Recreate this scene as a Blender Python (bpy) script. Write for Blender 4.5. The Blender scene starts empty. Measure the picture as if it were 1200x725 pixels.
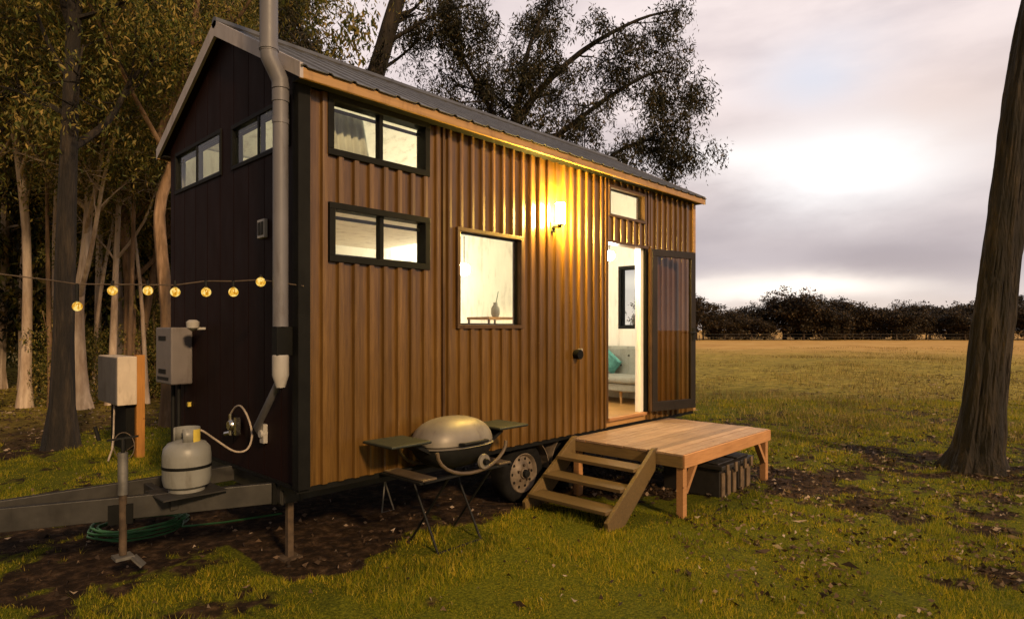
import bpy, math, random
import numpy as np
from mathutils import Vector, Matrix, noise as mnoise

random.seed(7); rng = np.random.default_rng(11)
SC = bpy.context.scene
COL = SC.collection
PI = math.pi
# ------------------------------------------------------------------ camera frame (house axes are the world axes)
CAM = np.array([-2.100, -4.030, 1.70])
FWD = np.array([.7242, .6896, 0.]); RGT = np.array([.6896, -.7242, 0.])
L, W = 5.69, 2.62                                        # house length, width

# ================================================================== mesh helper
ORG = {}
class MB:
    def __init__(s, f=None):
        s.v = []; s.fc = []; s.f = f
    def add(s, vs, fs):
        b = len(s.v)
        s.v += [tuple(s.f(*p)) if s.f else tuple(p) for p in vs]
        s.fc += [tuple(i + b for i in q) for q in fs]
        return s
    def box(s, x0, x1, y0, y1, z0, z1):
        v = [(x0,y0,z0),(x1,y0,z0),(x1,y1,z0),(x0,y1,z0),(x0,y0,z1),(x1,y0,z1),(x1,y1,z1),(x0,y1,z1)]
        return s.add(v, [(3,2,1,0),(4,5,6,7),(0,1,5,4),(1,2,6,5),(2,3,7,6),(3,0,4,7)])
    def bar(s, a, b, w, h, up=(0,0,1)):
        a = Vector(a); b = Vector(b); d = (b-a).normalized(); up = Vector(up)
        sd = d.cross(up)
        if sd.length < 1e-4: sd = d.cross(Vector((1,0,0)))
        sd.normalize(); u = sd.cross(d).normalized()
        v = []
        for p in (a, b):
            for i, j in ((-1,-1),(1,-1),(1,1),(-1,1)):
                v.append(p + sd*(i*w/2) + u*(j*h/2))
        return s.add(v, [(0,1,2,3),(7,6,5,4),(0,4,5,1),(1,5,6,2),(2,6,7,3),(3,7,4,0)])
    def tube(s, pts, r, n=8, cap=True, wob=None):
        pts = [Vector(p) for p in pts]; m = len(pts)
        if not isinstance(r, (list, tuple)): r = [r]*m
        vs = []; prev = None
        for i, p in enumerate(pts):
            t = (pts[min(i+1, m-1)] - pts[max(i-1, 0)])
            t = t.normalized() if t.length > 1e-9 else Vector((0,0,1))
            if prev is None:
                a = Vector((1,0,0)) if abs(t.x) < .9 else Vector((0,1,0))
                u = t.cross(a).normalized()
            else:
                u = prev - t*prev.dot(t)
                u = u.normalized() if u.length > 1e-6 else t.orthogonal().normalized()
            prev = u; w = t.cross(u)
            for k in range(n):
                a = 2*PI*k/n; q = r[i]*(wob(a, p) if wob else 1)
                vs.append(p + u*(math.cos(a)*q) + w*(math.sin(a)*q))
        fs = [(i*n+k, i*n+(k+1)%n, (i+1)*n+(k+1)%n, (i+1)*n+k) for i in range(m-1) for k in range(n)]
        if cap: fs += [tuple(range(n))[::-1], tuple((m-1)*n+k for k in range(n))]
        return s.add(vs, fs)
    def lathe(s, prof, c, n=24, axis='z', cap=True):
        vs = []
        for (r, h) in prof:
            for k in range(n):
                a = 2*PI*k/n; x, y = r*math.cos(a), r*math.sin(a)
                p = (x, y, h) if axis == 'z' else ((x, h, y) if axis == 'y' else (h, x, y))
                vs.append((c[0]+p[0], c[1]+p[1], c[2]+p[2]))
        fs = [(i*n+k, i*n+(k+1)%n, (i+1)*n+(k+1)%n, (i+1)*n+k) for i in range(len(prof)-1) for k in range(n)]
        if cap: fs += [tuple(range(n))[::-1], tuple((len(prof)-1)*n+k for k in range(n))]
        return s.add(vs, fs)
    def prism(s, poly, fn, a, b):
        n = len(poly)
        v = [fn(p, a) for p in poly] + [fn(p, b) for p in poly]
        return s.add(v, [tuple(range(n))[::-1], tuple(range(n, 2*n))] + [(i, (i+1)%n, (i+1)%n+n, i+n) for i in range(n)])
    def build(s, name, m, parent=None, smooth=False, bevel=0):
        me = bpy.data.meshes.new(name)
        o0 = ORG.get(parent.name, (0,0,0)) if parent else (0,0,0)
        me.from_pydata([(p[0]-o0[0], p[1]-o0[1], p[2]-o0[2]) for p in s.v], [], s.fc)
        me.materials.append(m)
        o = bpy.data.objects.new(name, me); COL.objects.link(o)
        if parent: o.parent = parent; ORG[o.name] = o0
        import bmesh
        bm = bmesh.new(); bm.from_mesh(me); bmesh.ops.recalc_face_normals(bm, faces=bm.faces); bm.to_mesh(me); bm.free()
        if smooth:
            me.polygons.foreach_set('use_smooth', [True]*len(me.polygons))
            try: me.set_sharp_from_angle(angle=math.radians(40))
            except Exception: pass
        if bevel:
            b = o.modifiers.new('bevel', 'BEVEL'); b.width = bevel; b.segments = 2; b.limit_method = 'ANGLE'
        return o

def fast_mesh(name, V, F, m, parent=None, smooth=False, attrs=None):
    V = np.asarray(V, dtype=np.float32); F = np.asarray(F, dtype=np.int32)
    me = bpy.data.meshes.new(name); k = F.shape[1]
    me.vertices.add(len(V)); me.vertices.foreach_set('co', V.ravel())
    me.loops.add(F.size); me.loops.foreach_set('vertex_index', F.ravel())
    me.polygons.add(len(F)); me.polygons.foreach_set('loop_start', np.arange(0, F.size, k, dtype=np.int32))
    if smooth: me.polygons.foreach_set('use_smooth', np.ones(len(F), dtype=bool))
    me.update(calc_edges=True)
    for an, val in (attrs or {}).items():
        a = me.attributes.new(an, 'FLOAT', 'POINT'); a.data.foreach_set('value', np.asarray(val, dtype=np.float32))
    me.materials.append(m)
    o = bpy.data.objects.new(name, me); COL.objects.link(o)
    if parent: o.parent = parent
    return o

def tag(o, label=None, cat=None, group=None, kind=None):
    if label: o['label'] = label
    if cat: o['category'] = cat
    if group: o['group'] = group
    if kind: o['kind'] = kind
    return o
def empty(name, loc, label, cat, group=None):
    o = bpy.data.objects.new(name, None); COL.objects.link(o); o.location = loc; o.empty_display_size = .2
    ORG[o.name] = tuple(loc); tag(o, label, cat, group); return o
def copy_tree(o, parent=None):
    c = o.copy(); COL.objects.link(c); c.parent = parent
    for ch in list(o.children): copy_tree(ch, c)
    return c

def spline(pts, n=6):
    pts = [Vector(p) for p in pts]; q = []; m = len(pts)
    for i in range(m-1):
        p0, p1, p2, p3 = pts[max(i-1,0)], pts[i], pts[i+1], pts[min(i+2,m-1)]
        for k in range(n):
            t = k/n; q.append(.5*((2*p1)+(p2-p0)*t+(2*p0-5*p1+4*p2-p3)*t*t+(3*p1-p0-3*p2+p3)*t**3))
    return q+[pts[-1]]
# ================================================================== materials
def new_mat(name):
    m = bpy.data.materials.new(name); m.use_nodes = True
    nt = m.node_tree; return m, nt, nt.nodes['Principled BSDF'], nt.nodes['Material Output']
def nd(nt, t, **kw):
    n = nt.nodes.new(t)
    for k, v in kw.items():
        if k.startswith('i_'):
            key = k[2:]; n.inputs[int(key) if key.isdigit() else key.replace('_', ' ')].default_value = v
        else: setattr(n, k, v)
    return n
def ramp(nt, fac, stops, interp='LINEAR'):
    n = nt.nodes.new('ShaderNodeValToRGB'); cr = n.color_ramp; cr.interpolation = interp
    while len(cr.elements) < len(stops): cr.elements.new(.5)
    for e, (p, c) in zip(cr.elements, stops):
        e.position = p; e.color = (c[0], c[1], c[2], 1)
    nt.links.new(fac, n.inputs['Fac']); return n.outputs['Color']
def mixc(nt, fac, a, b, bt='MIX'):
    n = nt.nodes.new('ShaderNodeMix'); n.data_type = 'RGBA'; n.blend_type = bt
    for s, v in ((n.inputs[0], fac), (n.inputs[6], a), (n.inputs[7], b)):
        if hasattr(v, 'is_linked') or hasattr(v, 'links'): nt.links.new(v, s)
        else: s.default_value = v if not isinstance(v, tuple) else (v[0], v[1], v[2], 1)
    return n.outputs[2]
def math_(nt, op, a, b=None, clamp=False):
    n = nt.nodes.new('ShaderNodeMath'); n.operation = op; n.use_clamp = clamp
    for s, v in zip(n.inputs, (a, b)):
        if v is None: continue
        if hasattr(v, 'links'): nt.links.new(v, s)
        else: s.default_value = v
    return n.outputs[0]
def pos(nt, scale=(1,1,1), obj=True):
    c = nt.nodes.new('ShaderNodeTexCoord'); mp = nt.nodes.new('ShaderNodeMapping')
    mp.inputs['Scale'].default_value = scale
    nt.links.new(c.outputs['Object'], mp.inputs['Vector']); return mp.outputs['Vector']
def noise(nt, vec, scale, detail=4, rough=.55):
    n = nt.nodes.new('ShaderNodeTexNoise'); n.inputs['Scale'].default_value = scale
    n.inputs['Detail'].default_value = detail; n.inputs['Roughness'].default_value = rough
    if vec is not None: nt.links.new(vec, n.inputs['Vector'])
    return n.outputs['Fac']
def bump(nt, bsdf, h, strength=.3, dist=.01):
    b = nt.nodes.new('ShaderNodeBump'); b.inputs['Strength'].default_value = strength; b.inputs['Distance'].default_value = dist
    nt.links.new(h, b.inputs['Height']); nt.links.new(b.outputs['Normal'], bsdf.inputs['Normal'])

def simple(name, col, rough=.6, metal=0, var=.25, scale=6, bumps=.15, stretch=(1,1,1), spec=.5, coat=0):
    """painted / plain surface with a little mottling and wear"""
    m, nt, b, o = new_mat(name)
    v = pos(nt, stretch); n1 = noise(nt, v, scale, 6)
    lo = tuple(c*(1-var) for c in col); hi = tuple(min(1, c*(1+var)) for c in col)
    c = ramp(nt, n1, [(.3, lo), (.7, hi)])
    gr = noise(nt, pos(nt, (3.5,3.5,.8)), 2.3, 7, .7)
    c = mixc(nt, .7, c, ramp(nt, gr, [(.32, (.52,.47,.42)), (.47, (.95,.94,.93)), (.7, (1.05,1.05,1.05))]), 'MULTIPLY')
    nt.links.new(c, b.inputs['Base Color'])
    n2 = noise(nt, v, scale*5, 3)
    r = nt.nodes.new('ShaderNodeMapRange'); r.inputs['To Min'].default_value = max(0, rough-.1); r.inputs['To Max'].default_value = min(1, rough+.12)
    nt.links.new(n2, r.inputs['Value']); nt.links.new(r.outputs[0], b.inputs['Roughness'])
    b.inputs['Metallic'].default_value = metal; b.inputs['Specular IOR Level'].default_value = spec
    b.inputs['Coat Weight'].default_value = coat
    if bumps: bump(nt, b, n2, bumps, .004)
    return m

def wood(name, c0, c1, grain=(1,1,12), scale=14, rough=.6, board=None, knots=True):
    m, nt, b, o = new_mat(name)
    v = pos(nt, grain); n1 = noise(nt, v, scale, 6, .65)
    c = ramp(nt, n1, [(.25, c0), (.75, c1)])
    n2 = noise(nt, pos(nt), 2.2, 4)
    c = mixc(nt, .5, c, ramp(nt, n2, [(.3, (.55,.5,.45)), (.7, (1.1,1.05,1.))]), 'MULTIPLY')
    if knots:
        vo = nd(nt, 'ShaderNodeTexVoronoi', i_Scale=4.5); nt.links.new(pos(nt, tuple(min(1.6, g) for g in grain)), vo.inputs['Vector'])
        k = ramp(nt, vo.outputs['Distance'], [(.03, (.25,.18,.12)), (.10, (1,1,1))])
        c = mixc(nt, .8, c, k, 'MULTIPLY')
    g = nt.nodes.new('ShaderNodeNewGeometry')
    oi = nt.nodes.new('ShaderNodeObjectInfo')
    h = ramp(nt, oi.outputs['Random'], [(0, (.70,.68,.64)), (1, (1.18,1.15,1.12))])
    c = mixc(nt, 1., c, h, 'MULTIPLY')
    nt.links.new(c, b.inputs['Base Color']); b.inputs['Roughness'].default_value = rough
    bump(nt, b, n1, .25, .004); return m

def emit(name, col, s):
    m, nt, b, o = new_mat(name)
    e = nd(nt, 'ShaderNodeEmission'); e.inputs['Color'].default_value = (*col, 1); e.inputs['Strength'].default_value = s
    nt.links.new(e.outputs[0], o.inputs['Surface']); return m

def bulb_mat():
    m, nt, b, o = new_mat('string_bulb_glow')
    n = noise(nt, pos(nt, (1,1,.5)), 55, 2)
    e = nd(nt, 'ShaderNodeEmission'); nt.links.new(ramp(nt, n, [(.35, (.55,.22,.01)), (.5, (.9,.50,.06)), (.62, (1,.75,.25))]), e.inputs['Color']); e.inputs['Strength'].default_value = 1.1
    g = nd(nt, 'ShaderNodeBsdfGlossy', i_Roughness=.1); mx = nd(nt, 'ShaderNodeMixShader'); mx.inputs[0].default_value = .06
    nt.links.new(e.outputs[0], mx.inputs[1]); nt.links.new(g.outputs[0], mx.inputs[2]); nt.links.new(mx.outputs[0], o.inputs['Surface']); return m
def glass(name, tint=(1,1,1), base=.04, rough=0.0):
    m, nt, b, o = new_mat(name)
    t = nd(nt, 'ShaderNodeBsdfTransparent'); t.inputs[0].default_value = (*tint, 1)
    g = nd(nt, 'ShaderNodeBsdfGlossy'); g.inputs['Roughness'].default_value = rough
    fr = nd(nt, 'ShaderNodeFresnel'); fr.inputs['IOR'].default_value = 1.5
    n = noise(nt, pos(nt), 9, 4); add = math_(nt, 'MULTIPLY_ADD', n, .02)
    geo = nt.nodes.new('ShaderNodeNewGeometry'); front = math_(nt, 'SUBTRACT', 1.0, geo.outputs['Backfacing'])
    f = math_(nt, 'MULTIPLY', math_(nt, 'ADD', fr.outputs[0], math_(nt, 'MULTIPLY', n, base), True), front, True)
    mx = nd(nt, 'ShaderNodeMixShader'); nt.links.new(f, mx.inputs[0]); nt.links.new(t.outputs[0], mx.inputs[1]); nt.links.new(g.outputs[0], mx.inputs[2])
    nt.links.new(mx.outputs[0], o.inputs['Surface']); return m

def leafmat(name, stops, transl=.35, rough=.55, patch=.9, lo=(.6,.6,.6), hi=(1.25,1.2,1.1)):
    m, nt, b, o = new_mat(name)
    g = nt.nodes.new('ShaderNodeNewGeometry')
    oi = nt.nodes.new('ShaderNodeObjectInfo')
    fac = math_(nt, 'FRACT', math_(nt, 'ADD', g.outputs['Random Per Island'], math_(nt, 'MULTIPLY', oi.outputs['Random'], .0)))
    c = ramp(nt, fac, stops)
    c = mixc(nt, 1., c, ramp(nt, noise(nt, pos(nt), patch, 4), [(.3, lo), (.7, hi)]), 'MULTIPLY')
    nt.links.new(c, b.inputs['Base Color']); b.inputs['Roughness'].default_value = rough
    b.inputs['Specular IOR Level'].default_value = .3
    t = nd(nt, 'ShaderNodeBsdfTranslucent'); nt.links.new(c, t.inputs[0])
    mx = nd(nt, 'ShaderNodeMixShader'); mx.inputs[0].default_value = transl
    nt.links.new(b.outputs[0], mx.inputs[1]); nt.links.new(t.outputs[0], mx.inputs[2]); nt.links.new(mx.outputs[0], o.inputs['Surface'])
    return m

def bark(name, stops, scale=3, stretch=(1,1,.25), bumps=.6):
    m, nt, b, o = new_mat(name)
    n1 = noise(nt, pos(nt, stretch), scale, 7, .65)
    c = ramp(nt, n1, stops)
    n2 = noise(nt, pos(nt, (1,1,.12)), scale*6, 4)
    c = mixc(nt, .6, c, ramp(nt, n2, [(.3, (.5,.45,.42)), (.65, (1.1,1.1,1.1))]), 'MULTIPLY')
    nt.links.new(c, b.inputs['Base Color']); b.inputs['Roughness'].default_value = .85
    bump(nt, b, math_(nt, 'ADD', n2, n1), bumps, .035); return m

M = {}
def clad_mat():
    m, nt, b, o = new_mat('timber_look_cladding')
    v = pos(nt, (1,1,.06)); n1 = noise(nt, v, 60, 5, .6)
    c = ramp(nt, n1, [(.25, (.092,.046,.011)), (.5, (.148,.077,.018)), (.78, (.205,.112,.028))])
    sx = nd(nt, 'ShaderNodeSeparateXYZ'); tc = nd(nt, 'ShaderNodeTexCoord'); nt.links.new(tc.outputs['Object'], sx.inputs[0])
    fl = math_(nt, 'FLOOR', math_(nt, 'MULTIPLY', sx.outputs[0], 1/.13))
    wn = nd(nt, 'ShaderNodeTexWhiteNoise', noise_dimensions='1D'); nt.links.new(fl, wn.inputs['W'])
    c = mixc(nt, 1., c, ramp(nt, wn.outputs['Value'], [(0, (.78,.76,.74)), (1, (1.12,1.1,1.06))]), 'MULTIPLY')
    n3 = noise(nt, pos(nt, (1,1,.35)), 2.5, 5)
    c = mixc(nt, .45, c, ramp(nt, n3, [(.3, (.6,.55,.5)), (.7, (1.1,1.1,1.1))]), 'MULTIPLY')
    nt.links.new(c, b.inputs['Base Color']); b.inputs['Roughness'].default_value = .30; b.inputs['Specular IOR Level'].default_value = .6
    bump(nt, b, n1, .08, .002); return m
M['clad'] = clad_mat()
M['maroon'] = simple('dark_maroon_steel', (.014,.0045,.0035), .65, 0, .25, 1.2, .04, (1,1,.4), .12)
M['black'] = simple('black_aluminium', (.007,.007,.006), .6, 0, .3, 8, .05, spec=.15)
M['bronze'] = simple('bronze_aluminium', (.11,.06,.025), .4, .4, .2, 8, .05)
M['grey_trim'] = simple('pale_grey_steel', (.42,.38,.37), .45, 0, .15, 3, .05)
M['gold_trim'] = simple('timber_look_fascia', (.42,.24,.085), .45, 0, .2, 30, .05, (.05,1,1))
M['roof'] = simple('weathered_roof_steel', (.10,.10,.105), .42, .35, .3, 2.5, .08, (.4,1.6,1))
M['pvc'] = simple('grey_pipe_paint', (.165,.16,.175), .5, 0, .15, 2.2, .05)
M['white'] = simple('cream_wall_paint', (.80,.77,.70), .8, 0, .04, 2, .02)
M['whitep'] = simple('white_plastic', (.42,.40,.37), .45, 0, .08, 5, .03)
M['unit'] = simple('grey_heater_casing', (.17,.15,.145), .5, 0, .1, 4, .03)
M['cream_box'] = simple('cream_cabinet_paint', (.62,.52,.40), .5, 0, .12, 4, .04)
M['steel'] = simple('galvanised_steel', (.23,.22,.20), .45, .6, .35, 9, .1)
M['rust'] = simple('rusty_steel', (.09,.06,.035), .8, .2, .5, 14, .3)
M['chassis'] = simple('chassis_steel', (.042,.039,.034), .5, .3, .4, 6, .1)
M['rubber'] = simple('tyre_rubber', (.009,.0085,.008), .9, 0, .4, 12, .2, spec=.15)
M['rim'] = simple('dusty_rim', (.20,.155,.11), .6, .2, .5, 9, .2)
M['chrome'] = simple('bright_metal', (.6,.58,.55), .25, 1, .1, 9, .03)
M['deck'] = wood('deck_pine', (.27,.17,.105), (.45,.325,.225), (1,14,14), 6, .62)
M['deck_edge'] = wood('pine_edge', (.38,.185,.07), (.54,.29,.12), (1,12,12), 5, .65)
M['step'] = wood('step_pine', (.12,.08,.028), (.21,.14,.054), (12,1,12), 5, .65)
M['post'] = wood('meter_post_pine', (.50,.22,.035), (.70,.33,.07), (12,12,1), 5, .65)
M['floor'] = wood('interior_floorboards', (.34,.19,.06), (.52,.31,.11), (1,14,14), 6, .35, knots=False)
M['crate'] = simple('black_storage_plastic', (.030,.026,.023), .45, 0, .25, 9, .08)
M['crate_rib'] = simple('worn_tan_plastic', (.15,.10,.055), .6, 0, .35, 14, .15)
M['lid'] = simple('cast_lid_enamel', (.22,.195,.155), .5, .2, .15, 5, .04)
M['dark_metal'] = simple('charcoal_metal', (.011,.011,.010), .6, .1, .3, 12, .05, spec=.25)
M['bbq_table'] = simple('dark_green_plastic', (.012,.016,.010), .6, 0, .25, 10, .06)
M['bbq_frame'] = simple('grey_moulded_frame', (.12,.085,.05), .5, .1, .2, 9, .05)
M['bottle'] = simple('gas_bottle_paint', (.24,.24,.215), .42, 0, .15, 4, .06)
M['yellow'] = simple('yellow_sticker', (.65,.50,.08), .5, 0, .1, 12, 0)
M['hose_green'] = simple('green_hose', (.045,.16,.05), .4, 0, .2, 12, .03)
M['cord'] = simple('brown_cord', (.10,.07,.045), .7, 0, .3, 12, .05)
M['cord_pale'] = simple('pale_cable', (.40,.33,.26), .6, 0, .3, 12, .05)
M['fabric'] = simple('grey_green_fabric', (.26,.27,.24), .95, 0, .12, 60, .3)
M['teal'] = simple('teal_fabric', (.10,.30,.28), .95, 0, .3, 25, .3)
M['linen'] = simple('pale_linen', (.55,.55,.52), .95, 0, .1, 8, .2)
M['glass'] = glass('window_glass', (.96,.98,.93))
M['glass_door'] = glass('door_glass', (.90,.84,.76), .06)
M['bulb'] = bulb_mat()
M['lamp_in'] = emit('warm_globe', (1,.89,.68), 400)
M['lamp_loft'] = emit('loft_globe', (1,.93,.62), 110)
M['lamp_out'] = emit('wall_lamp_glow', (1,.64,.12), 1700)
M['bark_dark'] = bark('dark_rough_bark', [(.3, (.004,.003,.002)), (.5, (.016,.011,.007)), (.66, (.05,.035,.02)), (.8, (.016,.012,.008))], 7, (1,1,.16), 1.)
M['bark_pale'] = bark('pale_gum_bark', [(.25, (.10,.065,.04)), (.42, (.42,.31,.22)), (.58, (.62,.50,.38)), (.8, (.26,.16,.09))], 2.2, (1,1,.3), .3)
M['bark_brown'] = bark('peeling_brown_bark', [(.28, (.04,.027,.018)), (.5, (.20,.12,.06)), (.66, (.48,.31,.19)), (.85, (.11,.065,.035))], 2.6, (1,1,.22), .5)
M['leaf'] = leafmat('gum_leaves', [(0, (.03,.042,.010)), (.3, (.10,.125,.024)), (.7, (.26,.225,.05)), (1, (.46,.32,.09))])
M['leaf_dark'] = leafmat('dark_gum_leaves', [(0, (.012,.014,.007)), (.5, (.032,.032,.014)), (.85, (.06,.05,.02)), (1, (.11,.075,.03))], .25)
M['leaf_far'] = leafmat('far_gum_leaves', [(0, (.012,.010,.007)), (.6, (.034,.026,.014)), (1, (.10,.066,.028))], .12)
M['grass'] = leafmat('grass_blades', [(0, (.06,.095,.004)), (.35, (.19,.22,.006)), (.72, (.37,.33,.015)), (1, (.52,.38,.07))], .42, .6, 1.6, (.60,.72,.6), (1.6,1.35,.9))
M['straw'] = leafmat('dry_grass', [(0, (.16,.14,.03)), (.5, (.30,.23,.06)), (1, (.46,.34,.13))], .3, .7, .5, (.45,.42,.4), (1.3,1.25,1.1))
M['litter'] = leafmat('leaf_litter', [(0, (.02,.013,.008)), (.5, (.07,.042,.022)), (.8, (.18,.12,.075)), (1, (.45,.36,.28))], .1, .8)

# ================================================================== sky
def build_world():
    w = bpy.data.worlds.new('World'); SC.world = w; w.use_nodes = True
    nt = w.node_tree; bg = nt.nodes['Background']
    g = nd(nt, 'ShaderNodeTexCoord').outputs['Generated']
    def dot(v):
        n = nd(nt, 'ShaderNodeVectorMath', operation='DOT_PRODUCT'); nt.links.new(g, n.inputs[0]); n.inputs[1].default_value = v
        return n.outputs['Value']
    a, b, c = dot(tuple(RGT)), dot(tuple(FWD)), dot((0,0,1))
    az = math_(nt, 'MULTIPLY', math_(nt, 'ARCTAN2', a, b), 180/PI)       # compass bearing, degrees right of the field's axis
    el = math_(nt, 'MULTIPLY', math_(nt, 'ARCSINE', c), 180/PI)
    # streaky cloud noise
    mp = nd(nt, 'ShaderNodeMapping'); nt.links.new(g, mp.inputs['Vector']); mp.inputs['Scale'].default_value = (1.0,1.0,2.7)
    n1 = noise(nt, mp.outputs[0], 2.6, 6, .55)
    mp2 = nd(nt, 'ShaderNodeMapping'); nt.links.new(g, mp2.inputs['Vector']); mp2.inputs['Scale'].default_value = (1.2,1.2,5.); mp2.inputs['Location'].default_value = (3.1,1.7,.4)
    n2 = noise(nt, mp2.outputs[0], 3.2, 5, .5)
    wob = math_(nt, 'MULTIPLY', math_(nt, 'SUBTRACT', n1, .5), 5.0)
    elw = math_(nt, 'ADD', el, wob); azw = math_(nt, 'ADD', az, math_(nt, 'MULTIPLY', wob, 2.0))
    def blob(a0, e0, wa, we, pw=1.):
        x = math_(nt, 'POWER', math_(nt, 'ABSOLUTE', math_(nt, 'DIVIDE', math_(nt, 'SUBTRACT', azw, a0), wa)), 2)
        y = math_(nt, 'POWER', math_(nt, 'ABSOLUTE', math_(nt, 'DIVIDE', math_(nt, 'SUBTRACT', elw, e0), we)), 2)
        return math_(nt, 'EXPONENT', math_(nt, 'MULTIPLY', math_(nt, 'ADD', x, y), -pw))
    base = ramp(nt, math_(nt, 'DIVIDE', el, 60.), [(0, (.64,.55,.51)), (.10, (.47,.415,.43)), (.2, (.64,.55,.53)), (.42, (.74,.645,.63)), (1, (.48,.45,.46))])
    base = mixc(nt, .55, base, ramp(nt, n1, [(.3, (.55,.53,.56)), (.5, (.98,.96,.96)), (.7, (1.22,1.20,1.17))]), 'MULTIPLY')
    base = mixc(nt, .36, base, ramp(nt, n2, [(.35, (.66,.64,.68)), (.6, (1.2,1.18,1.16))]), 'MULTIPLY')
    col = base
    for (a0,e0,wa,we,cc,k) in [(33,6.4,8,2.2,(.36,.30,.31),.75),(17,8.2,9,1.8,(.42,.36,.37),.6),(27,20.5,5,2.6,(.60,.63,.72),.75),
                               (28.5,12.8,8.0,3.2,(1.02,1.0,.99),1.0),(18.5,14.2,8,1.5,(.95,.88,.85),.8),
                               (24,3.4,9,1.25,(1.15,1.02,.90),1.0),(15,4.2,7,.7,(.9,.80,.72),.7),(26,1.5,14,1.1,(.72,.60,.52),.6),(35,16,5,4,(.70,.55,.48),.5)]:
        f = math_(nt, 'MULTIPLY', blob(a0,e0,wa,we), k, True)
        col = mixc(nt, f, col, cc)
    # the side away from the sunset is darker
    dk = nd(nt, 'ShaderNodeMapRange', interpolation_type='SMOOTHSTEP'); nt.links.new(dot(tuple(.88*FWD+.47*RGT)), dk.inputs['Value'])
    dk.inputs['From Min'].default_value = -.5; dk.inputs['From Max'].default_value = .62; dk.inputs['To Min'].default_value = .30; dk.inputs['To Max'].default_value = 1.
    cmb = nd(nt, 'ShaderNodeVectorMath', operation='SCALE'); nt.links.new(col, cmb.inputs[0]); nt.links.new(dk.outputs[0], cmb.inputs['Scale'])
    sky = nd(nt, 'ShaderNodeTexSky', sky_type='NISHITA', sun_disc=False); sky.sun_elevation = SUN_EL; sky.sun_rotation = SUN_ROT
    s2 = nd(nt, 'ShaderNodeVectorMath', operation='SCALE'); nt.links.new(sky.outputs[0], s2.inputs[0]); s2.inputs['Scale'].default_value = .06
    s3 = nd(nt, 'ShaderNodeVectorMath', operation='SCALE'); nt.links.new(cmb.outputs[0], s3.inputs[0]); s3.inputs['Scale'].default_value = 12.2
    ad = nd(nt, 'ShaderNodeVectorMath', operation='ADD'); nt.links.new(s2.outputs[0], ad.inputs[0]); nt.links.new(s3.outputs[0], ad.inputs[1])
    nt.links.new(ad.outputs[0], bg.inputs['Color']); bg.inputs['Strength'].default_value = .1
SUN_DIR = Vector((-.25, -1., 0)).normalized()             # towards the sun, on plan
SUN_EL = math.radians(27); SUN_ROT = math.atan2(SUN_DIR.x, SUN_DIR.y)
build_world()
sd = bpy.data.lights.new('sun', 'SUN'); sd.energy = 3.2; sd.angle = math.radians(5); sd.color = (1, .67, .36)
so = bpy.data.objects.new('sun', sd); COL.objects.link(so)
sv = Vector((SUN_DIR.x*math.cos(SUN_EL), SUN_DIR.y*math.cos(SUN_EL), math.sin(SUN_EL)))
so.rotation_euler = sv.to_track_quat('Z', 'Y').to_euler(); so.location = (-3, -12, 8)

# ================================================================== ground
def vnoise(x, y, s, seed=0):
    """smooth value noise on arrays"""
    x = np.asarray(x)*s + seed*17.3; y = np.asarray(y)*s + seed*9.1
    xi = np.floor(x).astype(np.int64); yi = np.floor(y).astype(np.int64); fx = x-xi; fy = y-yi
    fx = fx*fx*(3-2*fx); fy = fy*fy*(3-2*fy)
    def h(a, b):
        n = (a*374761393 + b*668265263 + seed*1442695) & 0x7fffffff
        n = ((n ^ (n >> 13))*1274126177) & 0x7fffffff
        return ((n ^ (n >> 16)) & 0xffff)/65535.
    return (h(xi,yi)*(1-fx)+h(xi+1,yi)*fx)*(1-fy) + (h(xi,yi+1)*(1-fx)+h(xi+1,yi+1)*fx)*fy
def fbm(x, y, s, seed=0, o=4):
    r = 0; a = .5
    for i in range(o): r = r + a*vnoise(x, y, s*2**i, seed+i); a *= .5
    return r/(1-.5**o)
def gz(x, y):
    x = np.asarray(x, dtype=float); y = np.asarray(y, dtype=float)
    d = np.hypot(x-2, y+1)
    return (fbm(x, y, .9, 3)-.5)*.07 + (fbm(x, y, .12, 5)-.5)*np.clip((d-7)/20, 0, 1)*.5
def sm(a, b, x): t = np.clip((x-a)/(b-a), 0, 1); return t*t*(3-2*t)
def gauss(x, y, cx, cy, r): return np.exp(-((x-cx)**2+(y-cy)**2)/(r*r))
def camxy(x, y):
    dx = x-CAM[0]; dy = y-CAM[1]; return dx*RGT[0]+dy*RGT[1], dx*FWD[0]+dy*FWD[1]
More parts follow.
